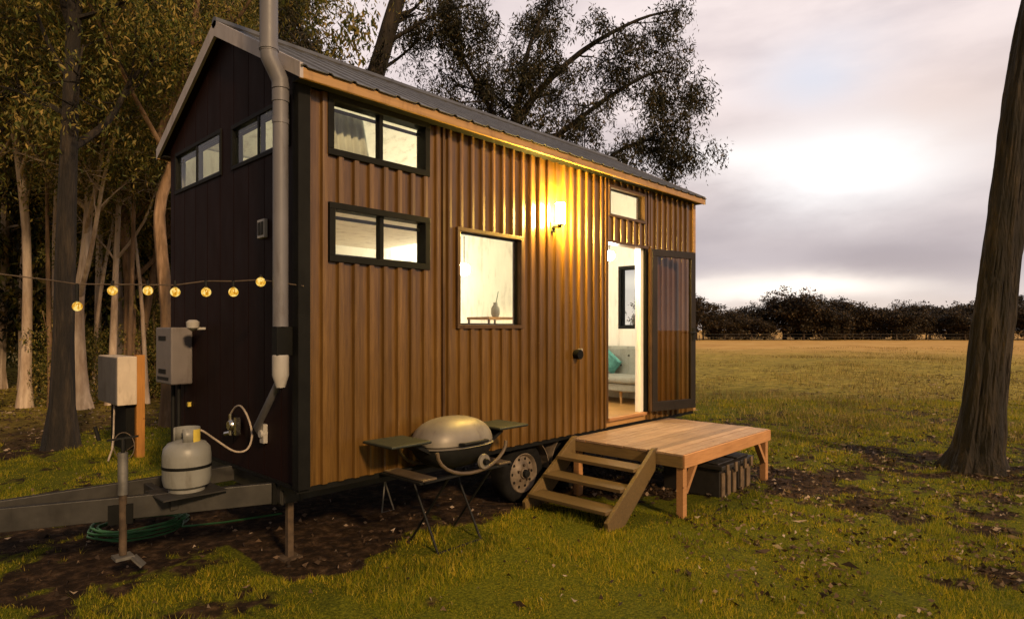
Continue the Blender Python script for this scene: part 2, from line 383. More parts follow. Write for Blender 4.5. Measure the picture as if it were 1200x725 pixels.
def grassy(x, y):
    """0 = bare soil and litter, 1 = closed turf"""
    n = fbm(x, y, .75, 21); n2 = fbm(x, y, 2.2, 33)
    n3 = fbm(x, y, 5.5, 37)
    n4 = fbm(x, y, 13., 39, 2)
    g = .84 + (n-.5)*1.3 + (n2-.5)*1.5 + (n3-.5)*1.3 + (n4-.5)*.9
    lawn = gauss(x, y, 1.8, -1.6, 1.7) + gauss(x, y, -.4, -1.3, 1.4)*.5 + gauss(x, y, 3.4, -2.4, 1.0)*.5
    g = g + lawn*.55
    inh = sm(-.45, .15, y)*sm(3.0, 2.5, y)*sm(-1.9, -1.2, x)*sm(6.0, 5.5, x)
    g = g - inh*np.where(x < -.1, .62*sm(.1, 1.3, y), 1.4) - .12*sm(.3, -.6, x) - gauss(x, y, 4.7, -1.75, .75)*.7 - gauss(x, y, 5.6, -.9, .8)*.4 - gauss(x, y, 4, -.6, .9)*.8
    g = g - gauss(x, y, 7, -2.8, 1.2)*.4 - gauss(x, y, 4.6, -3.9, 1.4)*.34 - gauss(x, y, 6.2, -3.4, 1.4)*.22 - gauss(x, y, 9, -.2, 1.6)*.3 - gauss(x, y, 3.6, -3.6, .7)*.3
    g = g - sm(6.8, 9, y)*sm(9, 4, x)*.9
    g = g + gauss(x, y, .6, 5.6, 1.5)*.45
    return np.clip(g, 0, 1)

def build_ground():
    def axis(lo, hi, c0, c1, step, grow=1.16):
        a = list(np.arange(c0, c1, step)); s = step; p = c1
        while p < hi: a.append(p); s *= grow; p += s
        a.append(hi); s = step; p = c0-step; b = []
        while p > lo: b.append(p); s *= grow; p -= s
        b.append(lo); return np.array(b[::-1]+a)
    X = axis(-900, 1500, -3.5, 9.5, .06, 1.10); Y = axis(-900, 1500, -6, 7.5, .06, 1.10)
    gx, gy = np.meshgrid(X, Y); gx = gx.ravel(); gy = gy.ravel()
    z = gz(gx, gy)*np.clip(1.5-np.hypot(gx, gy)/90, 0, 1)
    gr = grassy(gx, gy)
    z = z + (fbm(gx, gy, 6, 8)-.5)*.03*np.clip(1-np.hypot(gx-2, gy)/14, 0, 1)
    nx, ny = len(X), len(Y)
    i = np.arange(nx*ny).reshape(ny, nx)
    F = np.stack([i[:-1,:-1], i[:-1,1:], i[1:,1:], i[1:,:-1]], -1).reshape(-1, 4)
    m, nt, b, o = new_mat('paddock_ground')
    at = nd(nt, 'ShaderNodeAttribute', attribute_name='turf').outputs['Fac']
    p = pos(nt); n1 = noise(nt, p, 9, 8, .7); n2 = noise(nt, p, 55, 4, .7); n3 = noise(nt, p, .35, 6, .6)
    soil = ramp(nt, n1, [(.3, (.010,.006,.004)), (.48, (.032,.019,.010)), (.6, (.085,.050,.026)), (.74, (.21,.145,.09))])
    turf = ramp(nt, n2, [(.3, (.03,.035,.004)), (.5, (.095,.105,.006)), (.7, (.22,.20,.016))])
    fac = math_(nt, 'ADD', at, math_(nt, 'MULTIPLY', math_(nt, 'SUBTRACT', n1, .5), 1.0))
    fc = ramp(nt, fac, [(.35, (0,0,0)), (.6, (1,1,1))])
    near = mixc(nt, fc, soil, turf)
    # the paddock further out: olive, then dry straw
    pp = nd(nt, 'ShaderNodeVectorMath', operation='DISTANCE'); tc = nd(nt, 'ShaderNodeTexCoord'); nt.links.new(tc.outputs['Object'], pp.inputs[0]); pp.inputs[1].default_value = (3, -1, 0)
    d = pp.outputs['Value']
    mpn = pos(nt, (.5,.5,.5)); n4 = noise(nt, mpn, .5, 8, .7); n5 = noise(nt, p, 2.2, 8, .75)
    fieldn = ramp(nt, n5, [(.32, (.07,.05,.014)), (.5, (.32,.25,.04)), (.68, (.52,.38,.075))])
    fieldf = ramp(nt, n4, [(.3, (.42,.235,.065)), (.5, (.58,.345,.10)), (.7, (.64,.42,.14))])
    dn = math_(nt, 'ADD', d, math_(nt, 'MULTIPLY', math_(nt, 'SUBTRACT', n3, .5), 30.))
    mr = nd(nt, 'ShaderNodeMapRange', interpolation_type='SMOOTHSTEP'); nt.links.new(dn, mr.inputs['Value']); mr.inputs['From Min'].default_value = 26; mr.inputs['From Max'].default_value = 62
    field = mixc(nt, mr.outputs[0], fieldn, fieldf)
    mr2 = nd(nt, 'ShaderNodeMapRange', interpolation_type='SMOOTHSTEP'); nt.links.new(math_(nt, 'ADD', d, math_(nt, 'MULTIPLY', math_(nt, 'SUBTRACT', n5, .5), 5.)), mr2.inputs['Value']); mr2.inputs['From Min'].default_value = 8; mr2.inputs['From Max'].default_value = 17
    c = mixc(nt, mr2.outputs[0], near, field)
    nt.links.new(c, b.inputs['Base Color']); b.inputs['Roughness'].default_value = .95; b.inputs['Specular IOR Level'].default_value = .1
    bump(nt, b, noise(nt, p, 24, 8, .75), 1., .03)
    g = fast_mesh('ground', np.stack([gx, gy, z], 1), F, m, smooth=True, attrs={'turf': gr}); tag(g, kind='structure')
    return g
build_ground()

def in_deckhouse(x, y):
    return ((x > -.2) & (x < 5.7) & (y > .25) & (y < 2.6)) | ((x > 3.05) & (x < 4.9) & (y > -1.2) & (y < .3))
def blades(P, h, w, lean):
    """tapered triangular blades"""
    n = len(P); a = rng.uniform(0, 2*PI, n); b = rng.uniform(0, 2*PI, n)
    s = np.stack([np.cos(a), np.sin(a), np.zeros(n)], 1)*(w/2)[:,None]
    t = np.stack([np.cos(b)*lean*h, np.sin(b)*lean*h, h*np.sqrt(np.clip(1-lean**2, .05, 1))], 1)
    V = np.stack([P-s, P+s, P+t], 1).reshape(-1, 3)
    return V, np.arange(n*3).reshape(-1, 3)
def build_grass():
    def scatter(n, y0, y1, half=1.0, pw=1.6):
        u = rng.uniform(0, 1, n); cy = (y0**(2-pw) + u*(y1**(2-pw)-y0**(2-pw)))**(1/(2-pw)); cx = rng.uniform(-half, half, n)*cy
        return CAM[0]+cy*FWD[0]+cx*RGT[0], CAM[1]+cy*FWD[1]+cx*RGT[1], cy
    x, y, cy = scatter(520000, 3.0, 15, 1.02, 1.55)
    g = grassy(x, y); keep = (rng.uniform(0, 1, len(x)) < sm(.30, .72, g)**1.2) & ~in_deckhouse(x, y)
    x, y, cy, g = x[keep], y[keep], cy[keep], g[keep]
    n = len(x); tuft = fbm(x, y, 3.5, 41)
    h = rng.uniform(.015, .045, n)*(.35+sm(.3, .8, tuft)*1.5)*(1+(cy-4)*.06); w = rng.uniform(.0028, .0055, n)*(1+(cy-4)*.10)
    V, F = blades(np.stack([x, y, gz(x, y)-.004], 1), h, w, rng.uniform(.1, .85, n))
    tag(fast_mesh('lawn_grass', V, F, M['grass']), 'short yellow green lawn grass around the house and steps', 'grass', kind='stuff')
    # taller tufts out in the paddock, in clumps
    x, y, cy = scatter(170000, 9, 60, 1.05, 1.5)
    cl = fbm(x, y, .55, 51)*.6+fbm(x, y, .16, 57)*.5; keep = (rng.uniform(0, 1, len(x)) < sm(.44, .74, cl)*.9+.08) & ~((y > 1.5) & (x < 6)) & ~in_deckhouse(x, y)
    x, y, cy, cl = x[keep], y[keep], cy[keep], cl[keep]; n = len(x)
    h = rng.uniform(.04, .11, n)*(.5+sm(.45, .8, cl)*1.5); w = rng.uniform(.006, .011, n)*(1+cy*.05)
    V, F = blades(np.stack([x, y, gz(x, y)-.01], 1), h, w, rng.uniform(.1, .8, n))
    tag(fast_mesh('paddock_grass', V, F, M['straw']), 'dry straw coloured tussock grass across the open paddock', 'grass', kind='stuff')
    # fallen leaves and bark strips
    x, y, cy = scatter(75000, 3.0, 24, 1.05, 1.5)
    g = grassy(x, y); rt = sm(2.4, 4.0, x-y*.5)*sm(1.5, -.5, y)
    pr = sm(.7, .15, g)*(.22+.6*rt) + .025 + sm(6.5, 8, y)*.3 + rt*sm(.38, .62, fbm(x, y, 1.3, 71))*.55
    pr = pr*np.where((x < 3) & (y > -.6) & (y < 3.2), .45, 1.)
    keep = (rng.uniform(0, 1, len(x)) < pr)
    x, y, cy = x[keep], y[keep], cy[keep]; n = len(x)
    ln = rng.uniform(.02, .06, n)*np.where(rng.uniform(0,1,n) < .08, 2.4, 1.)*(1+np.clip(cy-6, 0, 20)*.05); wd = np.minimum(ln*rng.uniform(.12, .3, n), .016)*(1+np.clip(cy-6, 0, 20)*.03)
    a = rng.uniform(0, 2*PI, n); c, s = np.cos(a), np.sin(a); z = gz(x, y)+.012; t1 = rng.uniform(-.02, .03, n); t2 = rng.uniform(-.015, .02, n)
    def P(u, v, dz): return np.stack([x+c*u-s*v, y+s*u+c*v, z+dz], 1)
    V = np.stack([P(-ln/2, 0*wd, t1*.6), P(0*ln, -wd/2, t2+.004), P(ln/2, 0*wd, t1), P(0*ln, wd/2, .01-t2)], 1).reshape(-1, 3)
    tag(fast_mesh('leaf_litter', V, np.arange(n*4).reshape(-1, 4), M['litter']), 'fallen gum leaves and bark strips on bare soil', 'leaf litter', kind='stuff')
build_grass()

# ================================================================== trees
def wander(p, d, length, n, wob, rise=0.):
    pts = [Vector(p)]; d = Vector(d).normalized(); st = length/n
    for i in range(n):
        d = (d + Vector((random.uniform(-1,1), random.uniform(-1,1), random.uniform(-1,1)))*wob + Vector((0,0,rise))).normalized()
        pts.append(pts[-1]+d*st)
    return pts
def at_path(pts, f):
    f = min(max(f, 0), .9999)*(len(pts)-1); i = int(f); return pts[i].lerp(pts[i+1], f-i), (pts[i+1]-pts[i]).normalized()
def leaf_quads(cent, n_each, spread, ln, wr, hang=.8, droop=0.):
    cent = np.asarray(cent, dtype=float)
    if droop:                                            # each twig tip carries a few hanging strings of leaves
        ns = 3; st = np.repeat(cent, ns, 0); st = st + rng.normal(0, 1, st.shape)*np.asarray(spread)
        k = max(2, n_each//ns); P = np.repeat(st, k, 0); n = len(P)
        dl = np.repeat(rng.uniform(.35, 1.2, len(st)), k)*droop; t = rng.uniform(0, 1, n)
        sway = np.repeat(rng.normal(0, .35, (len(st), 2)), k, 0)
        P = P + np.stack([sway[:,0]*t*dl, sway[:,1]*t*dl, -t*dl], 1) + rng.normal(0, .045, (n, 3))
    else:
        P = np.repeat(cent, n_each, 0); n = len(P)
        P = P + rng.normal(0, 1, (n, 3))*np.asarray(spread)
    d = rng.normal(0, 1, (n, 3)); d[:,2] = d[:,2]*.7 - hang*1.6; d /= np.linalg.norm(d, axis=1)[:,None]
    e = np.cross(d, rng.normal(0, 1, (n, 3))); e /= np.linalg.norm(e, axis=1)[:,None]+1e-9
    l = rng.uniform(.5, 1.35, n)[:,None]*ln; w = l*wr*rng.uniform(.7, 1.2, n)[:,None]
    V = np.stack([P, P+d*l*.4+e*w, P+d*l, P+d*l*.4-e*w], 1).reshape(-1, 3)
    return V, np.arange(n*4).reshape(-1, 4)
def make_tree(name, limbs, label, cat, group, barkm, leafm, sub=9, sublen=2.0, twigs=5, n_leaf=14, spread=.22, ln=.13, wr=.11, start=.45, rise=.05, loc=(0,0,0), down=.0, sides=9, zmin=-9, furrow=0, droop=.55):
    root = empty(name, loc, label, cat, group); ORG[root.name] = (0,0,0)
    tr = MB(); tips = []
    for (pts, r0, r1, leafy) in limbs:
        pts = [Vector(p) for p in pts]; m = len(pts)
        # resample with slight wobble
        q = []
        for i in range(m-1):
            for k in range(4):
                p0 = pts[max(i-1,0)]; p1 = pts[i]; p2 = pts[i+1]; p3 = pts[min(i+2,m-1)]; t = k/4
                q.append(.5*((2*p1)+(p2-p0)*t+(2*p0-5*p1+4*p2-p3)*t*t+(3*p1-p0-3*p2+p3)*t**3))
        q.append(pts[-1]); k = len(q)
        rad = [r0+(r1-r0)*(i/(k-1))**.8 for i in range(k)]
        if q[0].z < .2:
            for i in range(k):
                zz = q[i].z-q[0].z; rad[i] *= 1+.55*math.exp(-zz/.35)
        rad = [r*(1+random.uniform(-.05,.05)) for r in rad]
        if furrow and q[0].z < .2:
            q2 = []; r2 = []
            for i in range(k-1):
                for t in range(8): q2.append(q[i].lerp(q[i+1], t/8)); r2.append(rad[i]+(rad[i+1]-rad[i])*t/8)
            def wb(a, p):
                f1 = mnoise.fractal(Vector((math.cos(a)*4.2, math.sin(a)*4.2, p.z*.9)), 1., 2., 4); f2 = mnoise.noise(Vector((math.cos(a)*11, math.sin(a)*11, p.z*2.2)))
                root = math.exp(-max(0, p.z)/.28)*(.16*math.cos(5*a+.6)+.10*math.cos(3*a))
                return 1+furrow*(f1*.9-abs(f2)*.8)+root
            tr.tube(q2, r2, 96, True, wb)
        else: tr.tube(q, rad, sides)
        if not leafy: continue
        for s in range(int(sub*leafy)):
            f = start+(1-start)*((s+random.random())/(sub*leafy)); p, d = at_path(q, f)
            side = Vector((random.gauss(0,1), random.gauss(0,1), random.gauss(.1,.5)-down)).normalized()
            bl = sublen*random.uniform(.55, 1.15)*(1.15-.45*f)
            br = wander(p, d*.35+side, bl, 5, .22, rise)
            if br[-1].z < zmin-.2: continue
            rr = max(.008, (r0+(r1-r0)*f)*.38)
            tr.tube(br, [rr*(1-.8*i/5) for i in range(6)], 5, False)
            for t in range(twigs):
                g = .3+.7*(t+random.random())/twigs; p2, d2 = at_path(br, g)
                tw = wander(p2, d2*.5+Vector((random.gauss(0,.8), random.gauss(0,.8), random.gauss(-.05,.5))), bl*.38*random.uniform(.6,1.2), 3, .25, -.12)
                tr.tube(tw, [rr*.35*(1-.7*i/3) for i in range(4)], 3, False)
                tips += [tuple(tw[-1]), tuple(tw[-2])]
                if random.random() < .5: tips.append(tuple(tw[1]))
    o = tr.build('trunk', barkm, root, smooth=True)
    tips = [t for t in tips if t[2] > zmin+random.uniform(-.5, .5)]
    if tips:
        V, F = leaf_quads(tips, n_leaf, (spread, spread, spread*.8), ln, wr, .8, droop)
        fast_mesh('crown', V, F, leafm, root)
    return root

G_WOOD = 'gum trees in the wood beside the house'
def gum(label, base, top, r, barkm, leafm='leaf', mid=None, forks=3, crown0=4.0, spread=.24, seed=1, nl=44, sub=15, sublen=2.2, ln=.085, group=G_WOOD, twigs=7, wr=.15):
    """one tall gum: a trunk from base to top, a few forks off its upper half"""
    random.seed(seed)
    b = Vector((base[0], base[1], float(gz(base[0], base[1]))-.05)); t = Vector(top)
    pts = [b] + ([Vector(m_) for m_ in mid] if mid else [b.lerp(t, .3)+Vector((random.uniform(-.12,.12), random.uniform(-.12,.12), 0)), b.lerp(t, .65)+Vector((random.uniform(-.25,.25), random.uniform(-.25,.25), 0))]) + [t]
    limbs = [([p-b for p in pts], r, r*.3, 1)]
    H = t.z-b.z
    for k in range(forks):
        f = min(.9, max(crown0/H, .15)+.55*k/max(1, forks)+random.uniform(-.04,.04)); p, d = at_path(pts, f)
        a = random.uniform(0, 2*PI); s = Vector((math.cos(a), math.sin(a), 0))
        ln_ = random.uniform(2.0, 3.4)
        limbs.append(([p-b, p-b+d*ln_*.3+s*ln_*.28, p-b+d*ln_*.75+s*ln_*.5, p-b+d*ln_*1.1+s*ln_*.85], r*.5*(1-f*.5), r*.12, 1))
    return make_tree('gum_tree', limbs, label, 'tree', group, zmin=crown0-.3, barkm=M[barkm], leafm=M[leafm], sub=sub, sublen=sublen, twigs=twigs, n_leaf=nl, spread=spread, ln=ln, wr=wr, start=min(.8, crown0/H), loc=tuple(b))

gum('nearest dark rough-barked trunk left of the cream meter cabinet', (-.13,6.76), (.3,6.6,12.5), .165, 'bark_dark', seed=3, crown0=4.6, forks=5, sublen=2.4)
gum('pale cream gum trunk with a dark knot behind the dark trunk', (1.19,11.94), (1.5,12.0,15), .155, 'bark_pale', seed=5, crown0=5.2, forks=4, mid=[(1.12,11.95,2.2),(1.32,11.9,5.0)])
gum('slim straight pale gum just right of the cream trunk', (1.80,12.25), (2.2,12.0,12.5), .095, 'bark_pale', seed=6, crown0=5.0, forks=3, mid=[(1.86,12.2,2.5),(1.95,12.1,5.5)])
gum('half dark half pale trunk rising behind the meter cabinet', (2.25,12.70), (1.9,12.9,15), .17, 'bark_brown', seed=8, crown0=5.4, forks=4, mid=[(2.28,12.7,2.8),(2.05,12.8,6.2)])
gum('orange-barked gum leaning left to right above the meter post', (2.35,12.9), (3.9,12.2,13), .13, 'bark_brown', seed=9, crown0=5.4, forks=4, mid=[(2.65,12.7,2.2),(2.95,12.6,4.4)])
gum('crooked brown gum with a bright bend beside the left eave', (1.62,7.80), (2.45,7.0,12.5), .13, 'bark_brown', seed=12, crown0=6.3, forks=4, mid=[(1.56,7.75,2.0),(1.47,7.85,3.7),(1.62,7.72,4.6),(1.48,7.85,5.1),(1.85,7.5,6.6)], sub=13)
gum('thin whippy pale sapling between the two pale trunks', (1.55,12.9), (2.4,12.4,8.5), .055, 'bark_pale', seed=14, crown0=3.4, forks=2, sublen=1.5, sub=9)
gum('thin sapling leaning right behind the meter cabinet', (2.6,13.8), (3.6,13.2,9), .06, 'bark_brown', seed=15, crown0=3.6, forks=2, sublen=1.5, sub=9)
gum('forked dark gum close to the left edge of the wood', (-.7,11.0), (-.6,11.0,13), .15, 'bark_dark', seed=17, crown0=5.2, forks=5)
gum('stout brown gum at the wood edge behind the heater box', (3.6,11.6), (4.3,11.2,14), .17, 'bark_brown', seed=18, crown0=5.2, forks=5)

for i, (bx, by, tx, ty, h, r, bk, lab) in enumerate([
    (1.05,13.6,.9,13.7,13,.11,'bark_pale','pale straight gum half hidden by the cream trunk'),
    (2.05,14.6,2.5,14.3,13,.10,'bark_pale','pale gum standing further back above the meter cabinet'),
    (2.75,15.0,2.3,15.4,13,.12,'bark_pale','pale gum leaning left behind the meter post'),
    (3.3,14.4,3.9,14.0,14,.13,'bark_brown','brown gum between the meter post and the heater box'),
    (.35,13.0,.1,13.2,13,.12,'bark_pale','cream gum just right of the dark near trunk'),
    (1.5,16.2,1.9,16.0,13,.12,'bark_brown','orange-brown gum deep between the pale trunks'),
    (3.9,16.4,3.6,16.6,14,.13,'bark_pale','pale gum glimpsed left of the crooked trunk'),
    (-.5,13.8,-.9,14.0,13,.12,'bark_pale','pale gum showing left of the dark near trunk')]):
    gum(lab, (bx,by), (tx,ty,h), r, bk, seed=120+i, crown0=5.6, forks=3, nl=24, sub=11)
for i, (bx, by, lean, r, bk, lab) in enumerate([
    (1.95,11.6,.5,.06,'bark_brown','slender brown stem just left of the meter post'),(2.45,12.0,-.4,.055,'bark_pale','slender pale stem right above the meter post'),
    (1.35,14.8,.3,.07,'bark_pale','slender pale stem behind the cream trunk'),(.75,12.6,-.2,.06,'bark_brown','slender brown stem right beside the dark near trunk'),
    (2.9,16.8,.6,.08,'bark_pale','slender pale stem deep behind the heater box'),(2.1,17.4,-.5,.075,'bark_brown','slender brown stem deep behind the meter cabinet'),
    (1.0,18.0,.2,.08,'bark_pale','slender pale stem far back between the cream trunks'),(2.9,11.2,.7,.06,'bark_pale','slender pale stem leaning right beside the heater box')]):
    gum(lab, (bx,by), (bx+lean,by-lean*.6,9.5), r, bk, seed=160+i, crown0=5.4, forks=2, nl=16, sub=8, sublen=1.4)
# the wood behind: four kinds, copied
wood_kinds = []
def proto_wood(seed, h, r, barkm, leafm, crown0):
    random.seed(seed)
    pts = [(0,0,-.1),(random.uniform(-.2,.2),random.uniform(-.2,.2),h*.3),(random.uniform(-.5,.5),random.uniform(-.5,.5),h*.65),(random.uniform(-.8,.8),random.uniform(-.8,.8),h)]
    limbs = [(pts, r, r*.25, 1.4)]
    for k in range(6):
        f = crown0/h+(.9-crown0/h)*k/6; p, d = at_path([Vector(q) for q in pts], f); a = k*2.4+random.uniform(-.4,.4); s = Vector((math.cos(a), math.sin(a), 0)); e = random.uniform(1.5, 2.8)
        limbs.append(([p, p+d*e*.3+s*e*.3, p+d*e*.6+s*e*.65, p+d*e*.8+s*e], r*.4, r*.08, .8))
    return make_tree('wood_gum', limbs, 'gum', 'tree', 'gums deeper in the wood', M[barkm], M[leafm], sub=13, sublen=2.4, twigs=6, n_leaf=30, spread=.40, ln=.22, wr=.18, droop=.7, start=crown0/h, sides=7)
wood_kinds = [proto_wood(31, 13, .16, 'bark_pale', 'leaf', 1.6), proto_wood(32, 11, .12, 'bark_brown', 'leaf', 1.0), proto_wood(33, 15, .2, 'bark_dark', 'leaf', 2.4), proto_wood(34, 12, .14, 'bark_pale', 'leaf_dark', 1.4)]
random.seed(77)
used = set(); k = 0
kind_words = ['pale-barked gum', 'low leafy brown gum', 'big dark-barked gum', 'grey gum with dark foliage']
places = []
for row, (yd, n) in enumerate(((18, 8), (24, 9), (33, 9))):
    for i in range(n):
        az = math.radians(-44 + (50*(i+.5)/n) + random.uniform(-2, 2)); Yc = yd*random.uniform(.92, 1.1)
        X = math.tan(az)*Yc
        if row == 0 and X > -5.2: continue
        if X > -.40*Yc: continue
        places.append((CAM[0]+Yc*FWD[0]+X*RGT[0], CAM[1]+Yc*FWD[1]+X*RGT[1], row, i))
for j, (x, y, row, i) in enumerate(places):
    kd = (j*3+row) % 4; src = wood_kinds[kd]
    o = src if kd not in used else copy_tree(src); used.add(kd)
    o.location = (x, y, float(gz(x, y))); o.rotation_euler = (0,0,random.uniform(0, 6.28)); s = random.uniform(.85, 1.15); o.scale = (s, s, s*random.uniform(.9, 1.1))
    ordn = ['leftmost', 'second from left', 'third from left', 'fourth from left', 'fifth from left', 'sixth from left', 'seventh from left', 'eighth from left', 'ninth from left'][i]
    o['label'] = f"{kind_words[kd]} in the {['near', 'middle', 'far'][row]} rank of the wood, {ordn}"

shr = None
spots = [(-30,15.5,'rounded leafy shrub at the left end of the wood floor'),(-27.5,18,'taller shrub right of the dark near trunk'),(-35.5,14,'low shrub left of the dark near trunk'),(-25,16.5,'shrub between the meter post and the heater box'),(-29.5,23,'pale shrub at the back of the wood')]
for j, (a_, yc, lab) in enumerate(spots):
    X = math.tan(math.radians(a_))*yc
    if shr is None:
        random.seed(91); lb = []
        for k in range(9):
            a = k*2.4; e = random.uniform(.5, 1.2); lb.append(([(0,0,-.05),(math.cos(a)*e*.4, math.sin(a)*e*.4, random.uniform(.8,1.5)),(math.cos(a)*e, math.sin(a)*e, random.uniform(1.8,4.2))], .03, .01, 1))
        shr = make_tree('wood_shrub', lb, lab, 'shrub', 'shrubs under the gums', M['bark_brown'], M['leaf'], sub=9, sublen=1.0, twigs=4, n_leaf=22, spread=.22, ln=.11, wr=.2, start=.15, droop=.3)
        o = shr
    else: o = copy_tree(shr)
    x = CAM[0]+yc*FWD[0]+X*RGT[0]; y = CAM[1]+yc*FWD[1]+X*RGT[1]
    o.location = (x, y, float(gz(x, y))); o.rotation_euler = (0,0,random.uniform(0, 6)); sc = random.uniform(.4, .65); o.scale = (sc, sc, sc); o['label'] = lab
# trees behind the house
random.seed(41)
mb = Vector((5.68,12.44,-.1))
make_tree('gum_tree', [([(0,0,0),(.9,-.95,4.1),(1.94,-2.03,8.8),(2.45,-2.55,11.2),(3.3,-3.4,14)], .36, .16, .8),
    ([(1.75,-1.85,8.1),(.7,-1.0,9.3),(.2,-.7,10.5),(-.1,-.6,12)], .10, .03, 1.3), ([(2.1,-2.2,9.6),(2.9,-3.3,10.3),(3.6,-4.1,10.6)], .07, .02, .9),
    ([(1.9,-2.0,8.8),(3.0,-1.6,9.7),(3.6,-2.0,10.4)], .07, .02, .8), ([(1.6,-1.7,7.4),(.3,-1.9,8.6),(-.8,-1.6,9.6)], .08, .02, 1.2), ([(1.6,-1.7,7.4),(.0,-.3,8.2),(-1.2,.6,9.4)], .08, .02, 1.2)],
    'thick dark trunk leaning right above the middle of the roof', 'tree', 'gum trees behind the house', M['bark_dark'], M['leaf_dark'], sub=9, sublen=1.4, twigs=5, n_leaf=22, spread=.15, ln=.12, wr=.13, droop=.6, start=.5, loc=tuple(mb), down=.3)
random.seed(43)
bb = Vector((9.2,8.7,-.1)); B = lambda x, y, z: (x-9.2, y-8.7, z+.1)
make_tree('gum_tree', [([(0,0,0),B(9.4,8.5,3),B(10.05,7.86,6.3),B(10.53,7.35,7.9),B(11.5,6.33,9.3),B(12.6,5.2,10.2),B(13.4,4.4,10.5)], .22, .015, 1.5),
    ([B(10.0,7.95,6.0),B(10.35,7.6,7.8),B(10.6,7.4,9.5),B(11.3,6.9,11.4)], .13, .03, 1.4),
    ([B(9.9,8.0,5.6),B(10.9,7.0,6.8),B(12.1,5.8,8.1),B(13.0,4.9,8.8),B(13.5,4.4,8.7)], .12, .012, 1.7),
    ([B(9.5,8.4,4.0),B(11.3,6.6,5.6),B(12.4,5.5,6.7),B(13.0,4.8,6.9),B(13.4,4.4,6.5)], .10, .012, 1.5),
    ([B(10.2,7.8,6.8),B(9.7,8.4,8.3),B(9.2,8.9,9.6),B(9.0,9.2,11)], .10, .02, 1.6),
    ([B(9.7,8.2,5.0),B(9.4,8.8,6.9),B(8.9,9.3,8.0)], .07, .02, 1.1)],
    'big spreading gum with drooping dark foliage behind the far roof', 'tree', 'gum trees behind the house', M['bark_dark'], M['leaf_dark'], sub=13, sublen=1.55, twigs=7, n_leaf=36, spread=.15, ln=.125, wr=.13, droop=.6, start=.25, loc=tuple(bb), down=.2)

# the old trunk at the right edge
random.seed(51)
make_tree('gum_tree', [([(0,0,-.1),(.08,-.08,.8),(.25,-.26,2.9),(.50,-.52,5.5),(1.0,-1.1,8.5),(1.6,-1.8,12)], .25, .12, .6), ([(.8,-.9,7.6),(2.0,-1.2,9.2),(3.0,-1.6,10.6)], .10, .03, 1)],
    'dark furrowed trunk leaning out at the right edge of the paddock', 'tree', None, M['bark_dark'], M['leaf_dark'], sub=8, sublen=1.5, twigs=5, n_leaf=12, spread=.25, ln=.16, wr=.12, start=.75, zmin=8.8, loc=(7.22,-2.92,float(gz(7.22,-2.92))), sides=14, furrow=.13)

# the far tree line
def proto_far(seed, h, wdt, crown0, gaps):
    random.seed(seed)
    pts = [(0,0,-.2),(random.uniform(-.2,.2),0,h*.4),(random.uniform(-.3,.3),0,h*.8)]
    limbs = [(pts, .17, .06, 0)]; tips = []
    for k in range(9):
        a = k*2.4; f = random.uniform(.35, .8); p, d = at_path([Vector(q) for q in pts], f); e = wdt*random.uniform(.5, 1.)
        tip = Vector((math.cos(a)*e, math.sin(a)*e, max(crown0*1.1, h*random.uniform(.55, 1.)*(1-.25*(e/wdt)**2))))
        limbs.append(([p, p.lerp(tip, .5)+Vector((0,0,.25)), tip], .07, .02, 0)); tips.append(tip)
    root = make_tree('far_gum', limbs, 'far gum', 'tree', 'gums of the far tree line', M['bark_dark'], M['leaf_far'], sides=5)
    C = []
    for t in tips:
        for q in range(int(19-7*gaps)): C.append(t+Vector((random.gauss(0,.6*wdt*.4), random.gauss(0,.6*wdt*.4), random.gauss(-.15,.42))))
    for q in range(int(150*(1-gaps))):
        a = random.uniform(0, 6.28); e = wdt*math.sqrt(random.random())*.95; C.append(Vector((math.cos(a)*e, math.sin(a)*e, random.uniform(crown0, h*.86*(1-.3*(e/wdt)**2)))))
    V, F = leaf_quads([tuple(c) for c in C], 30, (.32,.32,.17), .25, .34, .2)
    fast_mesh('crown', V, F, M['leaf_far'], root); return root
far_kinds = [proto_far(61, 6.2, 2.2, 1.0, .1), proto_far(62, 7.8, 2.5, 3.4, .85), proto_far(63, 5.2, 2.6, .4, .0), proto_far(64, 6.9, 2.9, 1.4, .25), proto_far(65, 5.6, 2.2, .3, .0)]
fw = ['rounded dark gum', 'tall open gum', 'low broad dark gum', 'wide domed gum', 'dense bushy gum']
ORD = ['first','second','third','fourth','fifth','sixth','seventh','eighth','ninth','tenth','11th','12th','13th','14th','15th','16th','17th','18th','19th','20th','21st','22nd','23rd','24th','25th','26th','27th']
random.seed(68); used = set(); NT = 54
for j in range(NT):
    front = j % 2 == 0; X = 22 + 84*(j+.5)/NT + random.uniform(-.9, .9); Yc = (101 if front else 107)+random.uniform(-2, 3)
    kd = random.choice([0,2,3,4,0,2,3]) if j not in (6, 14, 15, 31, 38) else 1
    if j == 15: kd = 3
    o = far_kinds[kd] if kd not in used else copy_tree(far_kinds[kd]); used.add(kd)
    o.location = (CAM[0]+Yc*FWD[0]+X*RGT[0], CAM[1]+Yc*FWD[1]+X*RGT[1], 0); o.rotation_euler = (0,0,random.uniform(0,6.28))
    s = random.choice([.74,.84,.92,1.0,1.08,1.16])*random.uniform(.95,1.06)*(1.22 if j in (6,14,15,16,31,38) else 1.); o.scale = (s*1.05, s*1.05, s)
    o['label'] = f"{fw[kd]} in the far tree line's {'front' if front else 'back'} row, {ORD[j//2]} from left"

